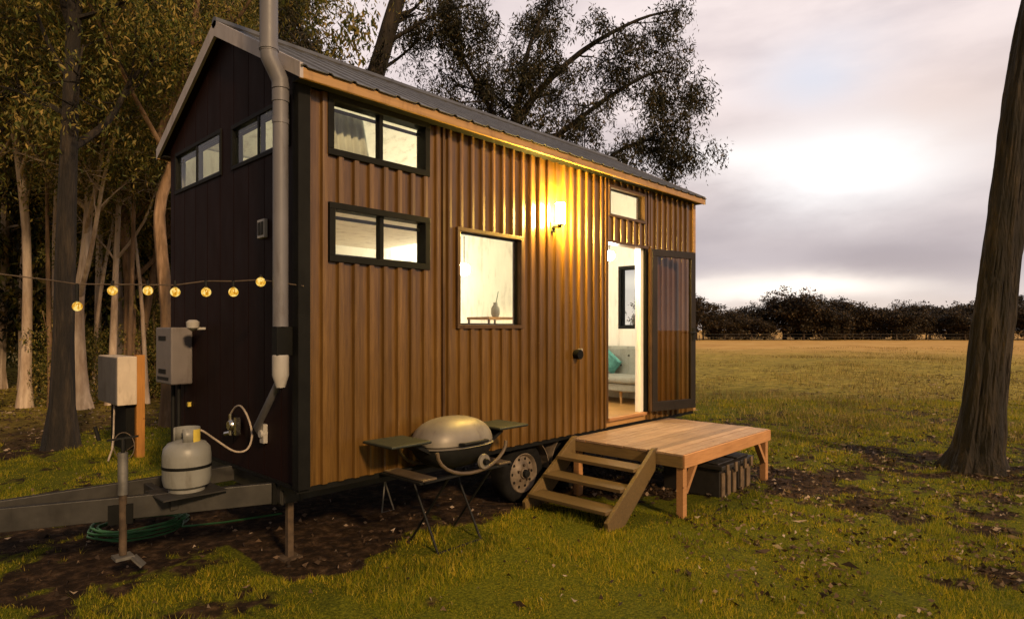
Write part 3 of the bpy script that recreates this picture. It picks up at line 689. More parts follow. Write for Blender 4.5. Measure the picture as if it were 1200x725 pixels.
# a post and rail fence along the foot of the tree line
fr = empty('paddock_fence', tuple(CAM*[1,1,0]+96*FWD+60*RGT), 'low post and wire fence along the foot of the far tree line', 'fence')
for j in range(26):
    X = 24+80*(j+.35*math.sin(j*5.3))/25; p = CAM*[1,1,0]+97*FWD+X*RGT
    MB().box(p[0]-.05, p[0]+.05, p[1]-.05, p[1]+.05, -.1, .85+.2*math.sin(j*3.1)).build('post', M['cord'], fr)
pa = CAM*[1,1,0]+97*FWD+24*RGT; pb = CAM*[1,1,0]+97*FWD+104*RGT
for z in (.5, .95): MB().tube([(pa[0],pa[1],z),(pb[0],pb[1],z)], .012, 4).build('wire', M['steel'], fr)

# ================================================================== the tiny house
H = empty('tiny_house', (L/2, W/2, 0), 'timber-look tiny house on a trailer with a dark maroon gable end', 'tiny house')
def roofz(y): return 3.47+.527*(min(y, W-y)+.15)
fx = lambda u, o, z: (u, -o, z)          # front wall: u along x, o outwards
fg = lambda u, o, z: (-o, u, z)          # gable: u along y
fe = lambda u, o, z: (L+o, u, z)         # far end
fb = lambda u, o, z: (u, W+o, z)         # back wall
OP_F = [(.22,1.10,2.98,3.385),(.23,1.10,2.21,2.60),(1.445,2.24,1.73,2.565),(3.70,4.43,3.0,3.315),(3.66,4.51,.60,2.685)]
OP_G = [(.17,1.14,3.03,3.345),(1.37,2.46,3.03,3.375)]
OP_E = [(.35,1.12,1.73,2.61)]
def wall_strips(mb, prof, z0, ztop, openings):
    """a sheet wall whose section is prof (u, out); cut away at the openings"""
    us = sorted(set([p[0] for p in prof] + [e for o in openings for e in o[:2]]))
    pu = [p[0] for p in prof]; po = [p[1] for p in prof]
    for a, b in zip(us[:-1], us[1:]):
        if b-a < 1e-5: continue
        oa, ob = float(np.interp(a, pu, po)), float(np.interp(b, pu, po)); m = (a+b)/2
        iv = [(z0, None)]
        for (u0,u1,w0,w1) in sorted(openings, key=lambda q: q[2]):
            if u0 < m < u1:
                l, h = iv.pop(); 
                if w0 > l: iv.append((l, w0))
                iv.append((w1, None))
        for (l, h) in iv:
            ta = ztop(a) if h is None else h; tb = ztop(b) if h is None else h
            mb.add([(a,oa,l),(b,ob,l),(b,ob,tb),(a,oa,ta)], [(0,1,2,3)])
def rib_profile(u0, u1, pitch=.13, d=.024):
    out = [(u0, 0)]; u = u0+.02
    while u+pitch < u1+.001:
        out += [(u, 0), (u+.007, d), (u+.020, d+.003), (u+.046, d), (u+.060, .004)]; u += pitch
    out.append((u1, 0)); return sorted(out)
b = MB(fx); wall_strips(b, rib_profile(0.0, L), .60, lambda u: 3.46, OP_F); b.build('front_cladding', M['clad'], H)
def vgroove(u0, u1, pitch=.28):
    out = [(u0, 0)]; u = u0+pitch
    while u < u1-.02: out += [(u-.008, 0), (u, -.003), (u+.008, 0)]; u += pitch
    return out+[(u1, 0)]
gp = sorted(set(vgroove(0, W)+[(W/2+.001, 0)]))
b = MB(fg); wall_strips(b, gp, .60, lambda u: roofz(u)-.05, OP_G); b.build('gable_cladding', M['maroon'], H)
b = MB(fe); wall_strips(b, gp, .60, lambda u: roofz(u)-.05, OP_E); b.build('end_cladding', M['maroon'], H)
b = MB(fb); wall_strips(b, vgroove(0, L), .60, lambda u: 3.46, []); b.build('back_cladding', M['maroon'], H)
# trims
MB().box(-.034, .055, -.036, -.001, .59, 3.455).box(-.034, -.001, -.001, .05, .59, 3.455).build('corner_trim', M['black'], H)
MB().box(L-.035, L+.03, -.034, .03, .60, 3.455).build('corner_trim', M['gold_trim'], H)
MB().box(1.262, 1.285, -.03, .0, .60, 3.455).build('joint_strip', M['bronze'], H)
MB().box(3.612, 3.632, -.03, .0, .60, 3.455).build('joint_strip', M['clad'], H)
MB().box(4.515, 4.545, -.03, .0, 2.72, 3.455).build('joint_strip', M['clad'], H)
MB().box(.058, 1.262, -.028, -.001, 3.392, 3.458).build('head_flashing', M['black'], H)
MB().box(-.03, L+.02, -.003, .02, .56, .598).build('sill_flashing', M['black'], H)
# interior
MB().box(.012, L-.012, .012, W-.012, .60, .70).build('floor', M['floor'], H)
ib = MB(lambda u, o, z: (u, .085-o, z)); wall_strips(ib, [(.08, 0), (L-.08, 0)], .70, lambda u: 3.52, OP_F)
ig = MB(lambda u, o, z: (.085-o, u, z)); wall_strips(ig, [(.08, 0), (W/2, 0), (W-.08, 0)], .70, lambda u: roofz(u)-.06, OP_G)
ie = MB(lambda u, o, z: (L-.085+o, u, z)); wall_strips(ie, [(.08, 0), (W/2, 0), (W-.08, 0)], .70, lambda u: roofz(u)-.06, OP_E)
ib.f = None
for q in (ig, ie): ib.add(q.v, q.fc)
ib.add([(.08,W-.085,.7),(L-.08,W-.085,.7),(L-.08,W-.085,3.52),(.08,W-.085,3.52)], [(0,1,2,3)])
ib.build('interior_wall', M['white'], H)
cb = MB()
for y0, y1 in ((.0, W/2), (W/2, W)):
    z0, z1 = roofz(y0)-.055, roofz(y1)-.055
    cb.add([(.02,y0,z0),(L-.02,y0,z0),(L-.02,y1,z1),(.02,y1,z1)], [(0,1,2,3)])
cb.build('ceiling', M['white'], H)
MB().box(.086, 2.35, .086, W-.086, 2.70, 2.82).build('loft_floor', M['white'], H)
# roof
def roof_side(flip):
    b = MB(); prof = []; x = -.08
    while x < L+.08:
        for dx, h in ((0,0),(.015,.012),(.035,.012),(.05,0)):
            if x+dx <= L+.082: prof.append((x+dx, h))
        x += .19
    prof.append((L+.082, 0))
    ye = -.17
    for (a, ha), (c, hc) in zip(prof[:-1], prof[1:]):
        f = (lambda y: W-y) if flip else (lambda y: y)
        za = 3.47+.527*(ye+.15); zr = roofz(W/2)+.012
        b.add([(a,f(ye),za+ha),(c,f(ye),za+hc),(c,f(W/2),zr+hc),(a,f(W/2),zr+ha)], [(0,1,2,3)])
    o = b.build('roof_sheet', M['roof'], H); s = o.modifiers.new('thickness', 'SOLIDIFY'); s.thickness = .006; s.offset = 0
roof_side(False); roof_side(True)
MB().tube([(-.085,W/2,roofz(W/2)+.01),(L+.085,W/2,roofz(W/2)+.01)], .05, 8).build('ridge_cap', M['roof'], H)
MB().box(-.08, L+.078, -.152, -.128, 3.388, 3.462).build('fascia', M['gold_trim'], H, bevel=.004)
MB().box(-.08, L+.078, W+.128, W+.152, 3.388, 3.462).build('fascia', M['gold_trim'], H, bevel=.004)
MB().box(-.06, L+.06, -.127, -.003, 3.395, 3.405).box(-.06, L+.06, W+.003, W+.127, 3.395, 3.405).build('soffit', M['black'], H)
for xa, xb in ((-.085,-.06),(L+.06,L+.085)):
    for fl in (False, True):
        f = (lambda y: W-y) if fl else (lambda y: y)
        poly = [(f(-.155), roofz(-.15)-.085), (f(W/2), roofz(W/2)-.10), (f(W/2), roofz(W/2)+.03), (f(-.155), roofz(-.15)+.018)]
        MB().prism(poly, lambda p, a: (a, p[0], p[1]), xa, xb).build('barge_board', M['grey_trim'], H)
        poly2 = [(f(-.12), roofz(-.12)-.07), (f(W/2), roofz(W/2)-.07), (f(W/2), roofz(W/2)-.055), (f(-.12), roofz(-.12)-.055)]
        x0, x1 = (xb, -.001) if xa < 0 else (L+.001, xa)
        MB().prism(poly2, lambda p, a: (a, p[0], p[1]), x0, x1).build('soffit', M['maroon'], H)
# windows
def window(f, u0, u1, z0, z1, m, fw=.045, mull=True, rail=True, depth=.086, out=.034, so=0.):
    b = MB(f); d0, d1 = -depth, out
    b.box(u0, u1, d0, d1, z1-fw, z1).box(u0, u1, d0, d1, z0, z0+fw).box(u0, u0+fw, d0, d1, z0+fw, z1-fw).box(u1-fw, u1, d0, d1, z0+fw, z1-fw)
    w = b.build('window', m, H, bevel=.003)
    a0, a1, c0, c1 = u0+fw, u1-fw, z0+fw, z1-fw; c = (a0+a1)/2
    if mull:
        MB(f).box(c-.016, c+.016, -.045, .012-so*.3, c0, c1).build('mullion', m, w)
        for (p, q, s) in ((a0, c-.016, -.02+so), (c+.016, a1, -.035+so)):
            MB(f).box(p, q, s-.003, s+.003, c0, c1).build('pane', M['glass'], w)
            MB(f).box(p, q, s-.014, s-.004, c1-.065, c1-.04).build('sash_rail', m, w)
            MB(f).box(p, q, s-.014, s-.004, c0, c0+.016).build('sash_rail', m, w)
    else:
        MB(f).box(a0, a1, -.023, -.017, c0, c1).build('pane', M['glass'], w)
        t = .014; MB(f).box(a0, a1, -.05, -.024, c1-t, c1).box(a0, a1, -.05, -.024, c0, c0+t).box(a0, a0+t, -.05, -.024, c0+t, c1-t).box(a1-t, a1, -.05, -.024, c0+t, c1-t).build('sash', M['black'], w)
    return w
window(fx, .196, 1.122, 2.955, 3.40, M['black'], .048)
window(fx, .207, 1.122, 2.188, 2.617, M['black'], .048)
window(fx, 1.423, 2.262, 1.708, 2.584, M['bronze'], .034, False)
window(fx, 3.680, 4.455, 2.975, 3.335, M['bronze'], .032, False)
window(fg, .15, 1.15, 3.005, 3.37, M['black'], .034, out=.012, so=.018, depth=.05)
window(fg, 1.36, 2.48, 3.005, 3.40, M['black'], .034, out=.012, so=.018, depth=.05)
window(fe, .33, 1.14, 1.71, 2.63, M['black'], .045, False)
# door
jb = MB(fx)
jb.box(3.642, 3.668, -.086, .030, .70, 2.71).box(3.668, 4.52, -.086, .030, 2.680, 2.71)
jb.build('door_frame', M['bronze'], H)
MB(fx).box(4.40, 4.462, -.086, -.01, .702, 2.679).build('door_jamb', M['white'], H)
MB(fx).box(4.462, 4.52, -.086, .02, .702, 2.679).build('door_jamb', M['black'], H)
MB(fx).box(3.668, 4.46, -.02, .045, .672, .7015).build('door_sill', M['deck_edge'], H)
DA = math.radians(14.6); hx, hy = 4.525, -.045
def fd(u, o, z): return (hx+u*math.cos(DA)-o*math.sin(DA), hy-u*math.sin(DA)-o*math.cos(DA), z)
DL = .755
b = MB(fd); sw = .085
b.box(0, DL, 0, .045, 2.595, 2.68).box(0, DL, 0, .045, .705, .82).box(0, sw, 0, .045, .82, 2.595).box(DL-sw, DL, 0, .045, .82, 2.595)
door = b.build('door', simple('door_dark_bronze', (.022,.016,.012), .4, .2, .2, 8, .04), H, bevel=.003)
MB(fd).box(sw, DL-sw, .018, .026, .82, 2.595).build('pane', M['glass_door'], door)
MB(fd).box(DL-.06, DL-.02, .045, .056, 1.56, 1.72).tube([(DL-.04,.05,1.66),(DL-.04,.09,1.66),(DL-.16,.095,1.66)], .009, 6).build('handle', M['dark_metal'], door)
for z in (.86, 1.66, 2.48):
    MB().tube([(hx-.012,hy+.004,z-.05),(hx-.012,hy+.004,z+.05)], .011, 8).build('hinge', M['chrome'], door)
MB(fd).box(-.030, -.004, .002, .04, .71, 2.675).build('leaf_edge', M['bronze'], door)
# wall lamp
lx, ly = 2.70, -.125
lm = MB().lathe([(.030,-.018),(.034,0)], (lx,ly,2.755), 20).box(lx-.016, lx+.016, ly, -.02, 2.715, 2.737).box(lx-.035, lx+.035, -.036, -.024, 2.68, 2.78).build('wall_lamp', M['black'], H)
MB().lathe([(.045,0),(.045,.2)], (lx,ly,2.757), 20).build('lamp_shade', M['lamp_out'], lm, smooth=True)
# power point and other fittings on the front wall
MB().lathe([(.05,-.075),(.052,-.03),(.045,-.0)], (3.07,-.02,1.44), 20, 'y').build('power_outlet', M['black'], H, smooth=True)
MB().box(3.115, 3.135, -.075, -.025, 1.42, 1.50).build('outlet_cover', M['whitep'], H)
# gable fittings
px_, py_ = -.105, .080
MB().tube([(px_,py_,3.37),(px_,py_,1.72)], .052, 20).lathe([(.056,0),(.056,.035)], (px_,py_,3.12), 20).lathe([(.057,0),(.057,.08)], (px_,py_,3.27), 20).build('flue_pipe', M['pvc'], H, smooth=True)
MB().tube([(-.105,.08,3.36),(-.107,.081,3.42),(-.140,.088,3.49),(-.176,.097,3.56),(-.18,.098,3.62)], .058, 20).build('flue_elbow', M['pvc'], H, smooth=True)
MB().tube([(-.18,.098,3.60),(-.18,.098,6.4)], .060, 20).lathe([(.065,0),(.065,.03)], (-.18,.098,3.61), 20).build('flue_pipe', M['pvc'], H, smooth=True)
MB().box(-.15, -.035, .040, .120, 1.52, 1.72).build('flue_bracket', M['black'], H, bevel=.004)
MB().lathe([(.030,1.30),(.056,1.385),(.056,1.52),(.050,1.525)], (px_,py_,0), 20).build('drain_hopper', M['whitep'], H, smooth=True)
MB().tube([(px_,py_,1.37),(-.10,.15,1.30),(-.06,.55,.97),(-.02,.60,.93)], .026, 12).build('drain_pipe', M['pvc'], H, smooth=True)
MB().box(-.03, -.001, .50, .62, 2.39, 2.53).build('wall_vent', M['whitep'], H, bevel=.004)
for k in range(4): MB().box(-.034, -.0305, .512+k*.026, .524+k*.026, 2.41, 2.51).build('vent_slat', M['black'], H)
MB().lathe([(.028,-.05),(.033,-.02),(.03,0)], (-.001,.53,.92), 14, 'x').box(-.035, -.003, .50, .56, .85, .99).build('wall_socket', M['whitep'], H, smooth=True)
sl = MB().lathe([(.012,-.05),(.05,-.02),(.055,.03),(.03,.05)], (-.10,1.74,1.735), 14).box(-.09, -.001, 1.72, 1.76, 1.70, 1.72).build('sensor_light', M['whitep'], H, smooth=True)
hu = MB().box(-.185, -.001, 2.03, 2.45, 1.20, 1.72).build('water_heater', M['unit'], H, bevel=.012)
for zc in (1.62, 1.315): MB().box(-.190, -.1855, 2.17, 2.36, zc-.02, zc+.02).build('vent_slot', M['black'], hu)
MB().box(-.188, -.1855, 2.10, 2.40, 1.235, 1.265).build('vent_slot', M['dark_metal'], hu)
MB().tube([(-.08,2.15,1.20),(-.08,2.15,.66)], .018, 8).build('water_pipe', M['dark_metal'], hu)
MB().tube([(-.08,2.30,1.20),(-.08,2.30,.66)], .018, 8).build('water_pipe', M['dark_metal'], hu)
MB().box(-.03, -.004, 2.06, 2.09, .99, 1.03).build('warning_tag', M['yellow'], H)
# gas regulator
MB().lathe([(.035,-.07),(.05,-.05),(.05,-.03),(.02,-.001)], (0,1.06,.93), 16, 'x').tube([(-.05,1.06,.85),(-.05,1.06,1.02)], .014, 8).tube([(-.05,1.06,.87),(-.05,1.16,.85)], .018, 8).box(-.055, -.02, .94, .985, .86, 1.0).build('gas_regulator', M['chrome'], H, smooth=True)

# trailer
ch = MB()
for y in (.34, 2.28): ch.box(.0, 5.5, y-.035, y+.035, .43, .575)
for x in (.05, 1.2, 2.0, 3.5, 4.5, 5.45): ch.box(x-.03, x+.03, .376, 2.244, .45, .565)
ch.build('chassis', M['chassis'], H)
MB().box(-.02, L, .0, W, .577, .599).build('underfloor', M['black'], H)
da, dbv = Vector((.0,.38,.51)), Vector((-1.75,1.06,.51))
MB().bar((-.001,.38,.50), dbv, .05, .15).bar((-.001,1.13,.53), (-1.75,1.30,.50), .05, .12).bar(dbv+Vector((.05,0,0)), (-2.15,1.2,.50), .09, .15).bar((-.62,.58,.50), (-.62,1.2,.51), .05, .08).build('drawbar', M['chassis'], H, bevel=.004)
MB().box(-.74, -.33, .42, .80, .568, .5765).build('drawbar_shelf', M['chassis'], H)
MB().box(-.035, .0, .35, .41, .42, .58).build('drawbar_plate', M['black'], H)
# jockey stand on the drawbar
js = MB().tube([(-.90,.70,.20),(-.90,.70,.86)], .024, 12).build('jockey_stand', M['rust'], H, smooth=True)
MB().tube([(-.90,.70,.60),(-.90,.70,.88)], .031, 12).build('sleeve', M['steel'], js, smooth=True)
MB().bar((-.98,.74,.965), (-.82,.66,.985), .02, .012).tube([(-.90,.70,.86),(-.90,.70,.975)], .012, 8).tube([(-1.02,.77,.965),(-1.04,.78,1.06)], .012, 8).build('crank_handle', M['dark_metal'], js)
MB().box(-.955, -.845, .645, .755, .175, .195).bar((-.85,.66,.185), (-.80,.62,.12), .07, .012).build('foot_plate', M['steel'], js)
MB().bar((-.965,.76,.47), (-.835,.70,.47), .08, .13).build('clamp', M['black'], js)
# stabiliser legs
def stab(x, y, m):
    s = MB().box(x-.022, x+.022, y-.022, y+.022, .0, .44).build('stabiliser_leg', m, H)
    MB().box(x-.07, x+.07, y-.07, y+.07, -.01, .012).build('foot_plate', m, s)
    MB().bar((x-.09,y,.43), (x+.09,y,.43), .05, .03).tube([(x-.08,y-.05,.42),(x-.085,y-.06,.52)], .012, 6).tube([(x+.06,y-.05,.42),(x+.065,y-.06,.52)], .012, 6).build('bracket', M['chassis'], s)
stab(.10, .36, M['rust']); stab(5.3, .36, M['rust']); stab(.10, 2.2, M['rust'])
MB().tube([(.95,.36,.42),(.92,.36,.16),(1.04,.36,.16),(.95,.36,.42)], .007, 6).build('stabiliser_handle', M['steel'], H)
def wheel(x):
    y = .10; z = .285
    t = MB().lathe([(.19,0),(.235,-.012),(.275,-.005),(.297,.02),(.30,.09),(.297,.16),(.26,.185),(.19,.18)], (x,y,z), 40, 'y', False).build('wheel', M['rubber'], H, smooth=True)
    r = MB().lathe([(.195,.0),(.188,-.008),(.178,.0),(.165,.028),(.115,.022),(.10,.008),(.055,.0),(.05,-.02),(.0,-.022)], (x,y,z), 32, 'y', False).build('rim', M['rim'], t, smooth=True)
    hb = MB()
    for k in range(10):
        a = k*2*PI/10; hb.lathe([(.014,.0),(.014,-.004)], (x+.14*math.cos(a), y+.024, z+.14*math.sin(a)), 8, 'y')
    hb.build('vent_hole', M['black'], r)['kind'] = 'stuff'
    nb = MB()
    for k in range(5):
        a = k*2*PI/5+.3; nb.lathe([(.013,.0),(.013,-.02)], (x+.078*math.cos(a), y+.004, z+.078*math.sin(a)), 6, 'y')
    nb.build('wheel_nut', M['rust'], r)['kind'] = 'stuff'
    MB().lathe([(.042,.0),(.036,-.035),(.0,-.04)], (x,y-.018,z), 14, 'y').build('hub', M['dark_metal'], r, smooth=True)
wheel(2.405); wheel(3.12)
def arc(x, r, a0, a1, z=.285): return [(x+r*math.cos(a), 0, z+r*math.sin(a)) for a in np.linspace(a0, a1, 12)]
gm = MB()
for x, a0, a1 in ((2.405, 0.0, 2.3), (3.12, .7, 3.0)):
    A = arc(x, .345, a0, a1); B2 = [(p[0], .06, p[2]) for p in A]; C2 = [(p[0], .30, p[2]) for p in A]
    v = B2+C2; n = len(A); gm.add(v, [(i, i+1, n+i+1, n+i) for i in range(n-1)])
g_ = gm.build('mudguard', M['rim'], H); sm_ = g_.modifiers.new('thickness', 'SOLIDIFY'); sm_.thickness = .008

# lamps, furniture inside (each its own thing)
def globe(x, y, z, r, m, label, cordtop):
    t = empty('pendant_lamp', (x, y, z), label, 'lamp')
    MB().lathe([(.002,-r)]+[(r*math.sin(a), -r*math.cos(a)) for a in np.linspace(.2, PI-.2, 10)]+[(.002,r)], (x,y,z), 20).build('globe', M[m], t, smooth=True)
    MB().tube([(x,y,z+r),(x,y,cordtop)], .006, 6).build('cord', M['dark_metal'], t)
globe(3.1, 1.75, 2.45, .075, 'lamp_in', 'bright pendant globe behind the big square window', roofz(1.75)-.06)
globe(4.20, .32, 2.60, .06, 'lamp_in', 'bright pendant globe glowing just inside the open door', roofz(.32)-.06)
globe(1.15, .5, 3.685, .05, 'lamp_loft', 'small globe lighting the sleeping loft', roofz(.5)-.055)
sf = empty('sofa', (5.3,1.25,.70), 'grey button-backed sofa inside the open door', 'sofa')
MB().box(5.44, 5.60, .30, 1.95, .95, 1.46).build('backrest', M['fabric'], sf, bevel=.04)
MB().box(4.85, 5.44, .28, 1.97, .98, 1.07).build('seat', M['fabric'], sf, bevel=.03)
MB().box(4.88, 5.50, .32, 1.93, .87, .978).build('seat_frame', M['fabric'], sf, bevel=.02)
bt = MB()
for r_, z in enumerate((1.19, 1.33)):
    for k in range(6): MB().lathe([(.016,0),(.012,-.012),(.0,-.013)], (5.441,.48+k*.25+r_*.12,z), 10, 'x').build('button', M['dark_metal'], sf)
for y in (.66, 1.75): MB().tube([(4.95,y,.87),(4.92,y-.03,.70)], [.022,.014], 8).build('leg', M['gold_trim'], sf)
cu = MB().lathe([(.0,-.05),(.16,-.04),(.20,0),(.16,.04),(.0,.05)], (0,0,0), 4, 'x')
a = .25
cu.v = [(5.33+p[0]*.9-p[2]*.28, 1.09+p[1], 1.235+p[2]*.95) for p in cu.v]
cb_ = MB(); cb_.v = [(p[0], p[1], p[2]) for p in cu.v]; cb_.fc = cu.fc
tag(cb_.build('cushion', M['teal'], None, smooth=True), 'teal and white cushion leaning on the grey sofa', 'cushion')
bd = empty('loft_bed', (1.1,1.3,2.82), 'low pale bed on the loft floor behind the upper windows', 'bed')
MB().box(.12, 1.95, .35, 2.2, 2.83, 2.99).build('mattress', M['linen'], bd, bevel=.04)
MB().box(.16, .50, .45, 1.15, 2.99, 3.11).build('pillow', M['linen'], bd, bevel=.05)
MB().box(.16, .50, 1.35, 2.05, 2.99, 3.11).build('pillow', M['linen'], bd, bevel=.05)
ct = MB(); n = 26
v = []
for i in range(n):
    x = .30+.34*i/(n-1); yy = .20+.018*math.sin(i*1.6); v += [(x+.10*(i/(n-1)), yy, 2.83), (x-.05+.05*(i/(n-1)), yy, 3.36)]
ct.add(v, [(2*i, 2*i+2, 2*i+3, 2*i+1) for i in range(n-1)])
cto = ct.build('curtain', M['linen'], None, smooth=True); cm = cto.modifiers.new('thickness', 'SOLIDIFY'); cm.thickness = .004
tag(cto, 'pale gathered curtain behind the upper left window', 'curtain')
sh = empty('side_table', (2.3,.5,.7), 'small timber bench top seen through the square window', 'table')
MB().box(2.12, 2.52, .30, .62, 1.80, 1.825).build('tabletop', M['gold_trim'], sh)
for x in (2.135, 2.505):
    for y in (.315, .605): MB().box(x-.008, x+.008, y-.008, y+.008, .70, 1.80).build('leg', M['bronze'], sh)
vz = empty('glass_jar', (2.36,.45,1.825), 'pale glass jar standing on the small bench top', 'jar')
MB().lathe([(.03,0),(.045,.03),(.045,.09),(.02,.13),(.024,.15)], (2.36,.45,1.826), 16).build('body', M['linen'], vz, smooth=True)
MB().tube([(2.36,.45,1.95),(2.38,.44,2.05),(2.40,.45,2.09)], .004, 5).build('stem', M['hose_green'], vz)
MB().bar((1.36,.35,2.02), (1.62,.35,1.86), .018, .018).bar((1.615,.35,1.86), (1.615,.35,.70), .018, .018, (1,0,0)).build('handrail', M['bronze'], H)

# ================================================================== deck, steps, boxes
DK = empty('timber_deck', (3.97,-.66,0), 'low pine landing deck in front of the open door', 'deck')
x0, x1, y0, y1, zt = 2.97, 4.97, -1.31, -.045, .58
nb = 14; bw = (y1-y0)/nb
for k in range(nb):
    MB().box(x0-random.uniform(0,.004), x1+random.uniform(-.003,.006), y0+k*bw+.002, y0+(k+1)*bw-.0025, zt-.022-random.uniform(0,.002), zt-random.uniform(0,.003)).build('deck_board', M['deck'], DK, bevel=.002)
MB().box(x0+.005, x1-.005, y0-.022, y0-.002, zt-.125, zt-.008).build('edge_board', M['deck_edge'], DK, bevel=.002)
MB().box(x0-.0, x0+.02, y0+.0, y1, zt-.125, zt-.026).build('edge_board', M['step'], DK, bevel=.002)
MB().box(x1-.02, x1+.0, y0+.0, y1, zt-.125, zt-.026).build('edge_board', M['deck_edge'], DK, bevel=.002)
for x in (x0+.5, x0+1., x0+1.5): MB().box(x-.02, x+.02, y0+.03, y1, zt-.115, zt-.026).build('joist', M['step'], DK)
for (x, y) in ((x0+.055, y0+.03), (x1-.055, y0+.03), (x0+.055, y1-.06), (x1-.055, y1-.06)):
    MB().box(x-.035, x+.035, y-.028, y+.04, -.03, zt-.026 if y > -1 else zt-.127).build('leg', M['deck_edge'], DK, bevel=.003)
for s, x in ((1, x0+.09), (-1, x1-.09)):
    MB().bar((x, y0+.03, .22), (x+s*.19, y0+.03, zt-.128), .04, .055, (0,1,0)).build('brace', M['deck_edge'], DK)
ST = empty('timber_steps', (2.6,-.55,0), 'three open timber steps leading up to the deck', 'steps')
for y in (-.085, -1.02):
    poly = [(2.215,.0),(2.20,.075),(2.955,.60),(3.01,.60),(2.966,.40),(2.45,-.01)]
    MB().prism(poly, lambda p, a: (p[0], a, p[1]), y-.02, y+.02).build('stringer', M['step'], ST, bevel=.003)
for x, z in ((2.33,.155),(2.55,.305),(2.76,.450)):
    MB().box(x-.10, x+.125, -.998, -.107, z-.032, z).build('tread', M['step'], ST, bevel=.003)
def trunk_box(x0, x1, nrib, label):
    t = empty('storage_trunk', ((x0+x1)/2, -1.0, 0), label, 'storage box', 'storage trunks under the deck')
    yb, yf, z1 = -.62, -1.255, .285
    MB().box(x0, x1, yf, yb, .0, z1).build('body', M['crate'], t, bevel=.008)
    w = (x1-x0)/nrib
    for k in range(nrib): MB().box(x0+k*w+.012, x0+(k+.62)*w, yf-.022, yf-.001, .012, z1-.03).build('rib', M['crate_rib'], t, bevel=.006)
    MB().box(x0-.02, x1+.012, yf-.035, yb+.02, z1+.001, z1+.045).box(x0+.01, x1-.02, yf+.02, yb-.03, z1+.045, z1+.062).build('lid', M['crate'], t, bevel=.012)
    for k in range(2):
        xc = x0+(k+.5)*(x1-x0)/2; MB().bar((xc, yf-.042, z1-.05), (xc, yf-.040, z1+.05), .05, .014, (0,1,0)).build('latch', M['crate_rib'], t, bevel=.003)
trunk_box(3.84, 4.235, 3, 'front black storage trunk with tan ribs under the deck')
trunk_box(4.285, 4.60, 2, 'smaller black storage trunk beyond the first under the deck')

# ================================================================== barbecue
BQ = empty('barbecue', (1.13,-.28,0), 'portable barbecue with a domed bronze lid and two fold-out side tables', 'barbecue')
bc = (1.15,-.28)
def dome(rx, ry, h, z, n=40, m=10, p=2.6, curve=1.0):
    v = []; f = []
    for i in range(m+1):
        t = i/m*PI/2; c = math.cos(t)**.8 if i < m else 0; zz = z+h*math.sin(t)**curve
        for k in range(n):
            a = 2*PI*k/n; ca, sa = math.cos(a), math.sin(a)
            v.append((bc[0]+rx*c*math.copysign(abs(ca)**(2/p), ca), bc[1]+ry*c*math.copysign(abs(sa)**(2/p), sa), zz))
    for i in range(m):
        for k in range(n): f.append((i*n+k, i*n+(k+1)%n, (i+1)*n+(k+1)%n, (i+1)*n+k))
    f.append(tuple(range(n))[::-1]); return v, f
v, f = dome(.345, .235, .195, .815); lid = MB().add(v, f).build('lid', M['lid'], BQ, smooth=True)
v, f = dome(.355, .245, .022, .795, m=3); MB().add(v, f).build('lid_rim', M['lid'], lid, smooth=True)
MB().tube([(1.02,-.515,.83),(1.03,-.56,.835),(1.15,-.575,.84),(1.27,-.56,.835),(1.28,-.515,.83)], .012, 8).build('handle', M['dark_metal'], lid, smooth=True)
v, f = dome(.335, .225, -.185, .794, p=2.8); MB().add(v, f).build('bowl', M['dark_metal'], BQ, smooth=True)
MB().box(.43, .79, -.47, -.10, .862, .884).build('side_table', M['bbq_table'], BQ, bevel=.014)
MB().box(1.50, 1.85, -.47, -.10, .872, .894).build('side_table', M['bbq_table'], BQ, bevel=.014)
for s in (-1, 1): MB().bar((1.15+s*.30,-.28,.77), (1.15+s*.46,-.28,.855), .22, .025).build('table_bracket', M['dark_metal'], BQ)
def cradle(y, dz=0): return [(1.15+.36*math.cos(a), y, .80+.20*math.sin(a)+dz) for a in np.linspace(PI, 2*PI, 14)]
MB().tube(cradle(-.525), .014, 8).build('cradle', M['bbq_frame'], BQ, smooth=True)
MB().tube(cradle(-.05), .014, 8).build('cradle', M['bbq_frame'], BQ, smooth=True)
MB().lathe([(.0,-.012),(.055,-.008),(.06,.01),(.05,.02)], (1.24,-.55,.675), 20, 'y').build('control_panel', M['lid'], BQ, smooth=True)
MB().lathe([(.022,-.03),(.026,0)], (1.24,-.562,.675), 14, 'y').build('knob', M['dark_metal'], BQ, smooth=True)
MB().bar((.66,-.50,.60), (1.56,-.50,.60), .05, .018).bar((.66,-.06,.60), (1.56,-.06,.60), .05, .018).bar((.66,-.525,.60), (.66,-.035,.60), .05, .017).bar((1.56,-.525,.60), (1.56,-.035,.60), .05, .017).build('cart_frame', M['dark_metal'], BQ, bevel=.003)
for xa in (.655, 1.43): MB().box(xa, xa+.13, -.53, -.05, .611, .625).build('cart_shelf', M['bbq_frame'], BQ, bevel=.003)
for x in (.89, 1.334):
    MB().tube([(x,-.06,.59),(x,-.42,.0)], .0095, 8).build('leg', M['dark_metal'], BQ)
    MB().tube([(x+.03,-.50,.59),(x+.03,-.02,.0)], .0095, 8).build('leg', M['dark_metal'], BQ)
MB().tube([(.89,-.42,.018),(1.334,-.42,.018)], .0095, 8).build('foot_bar', M['dark_metal'], BQ)

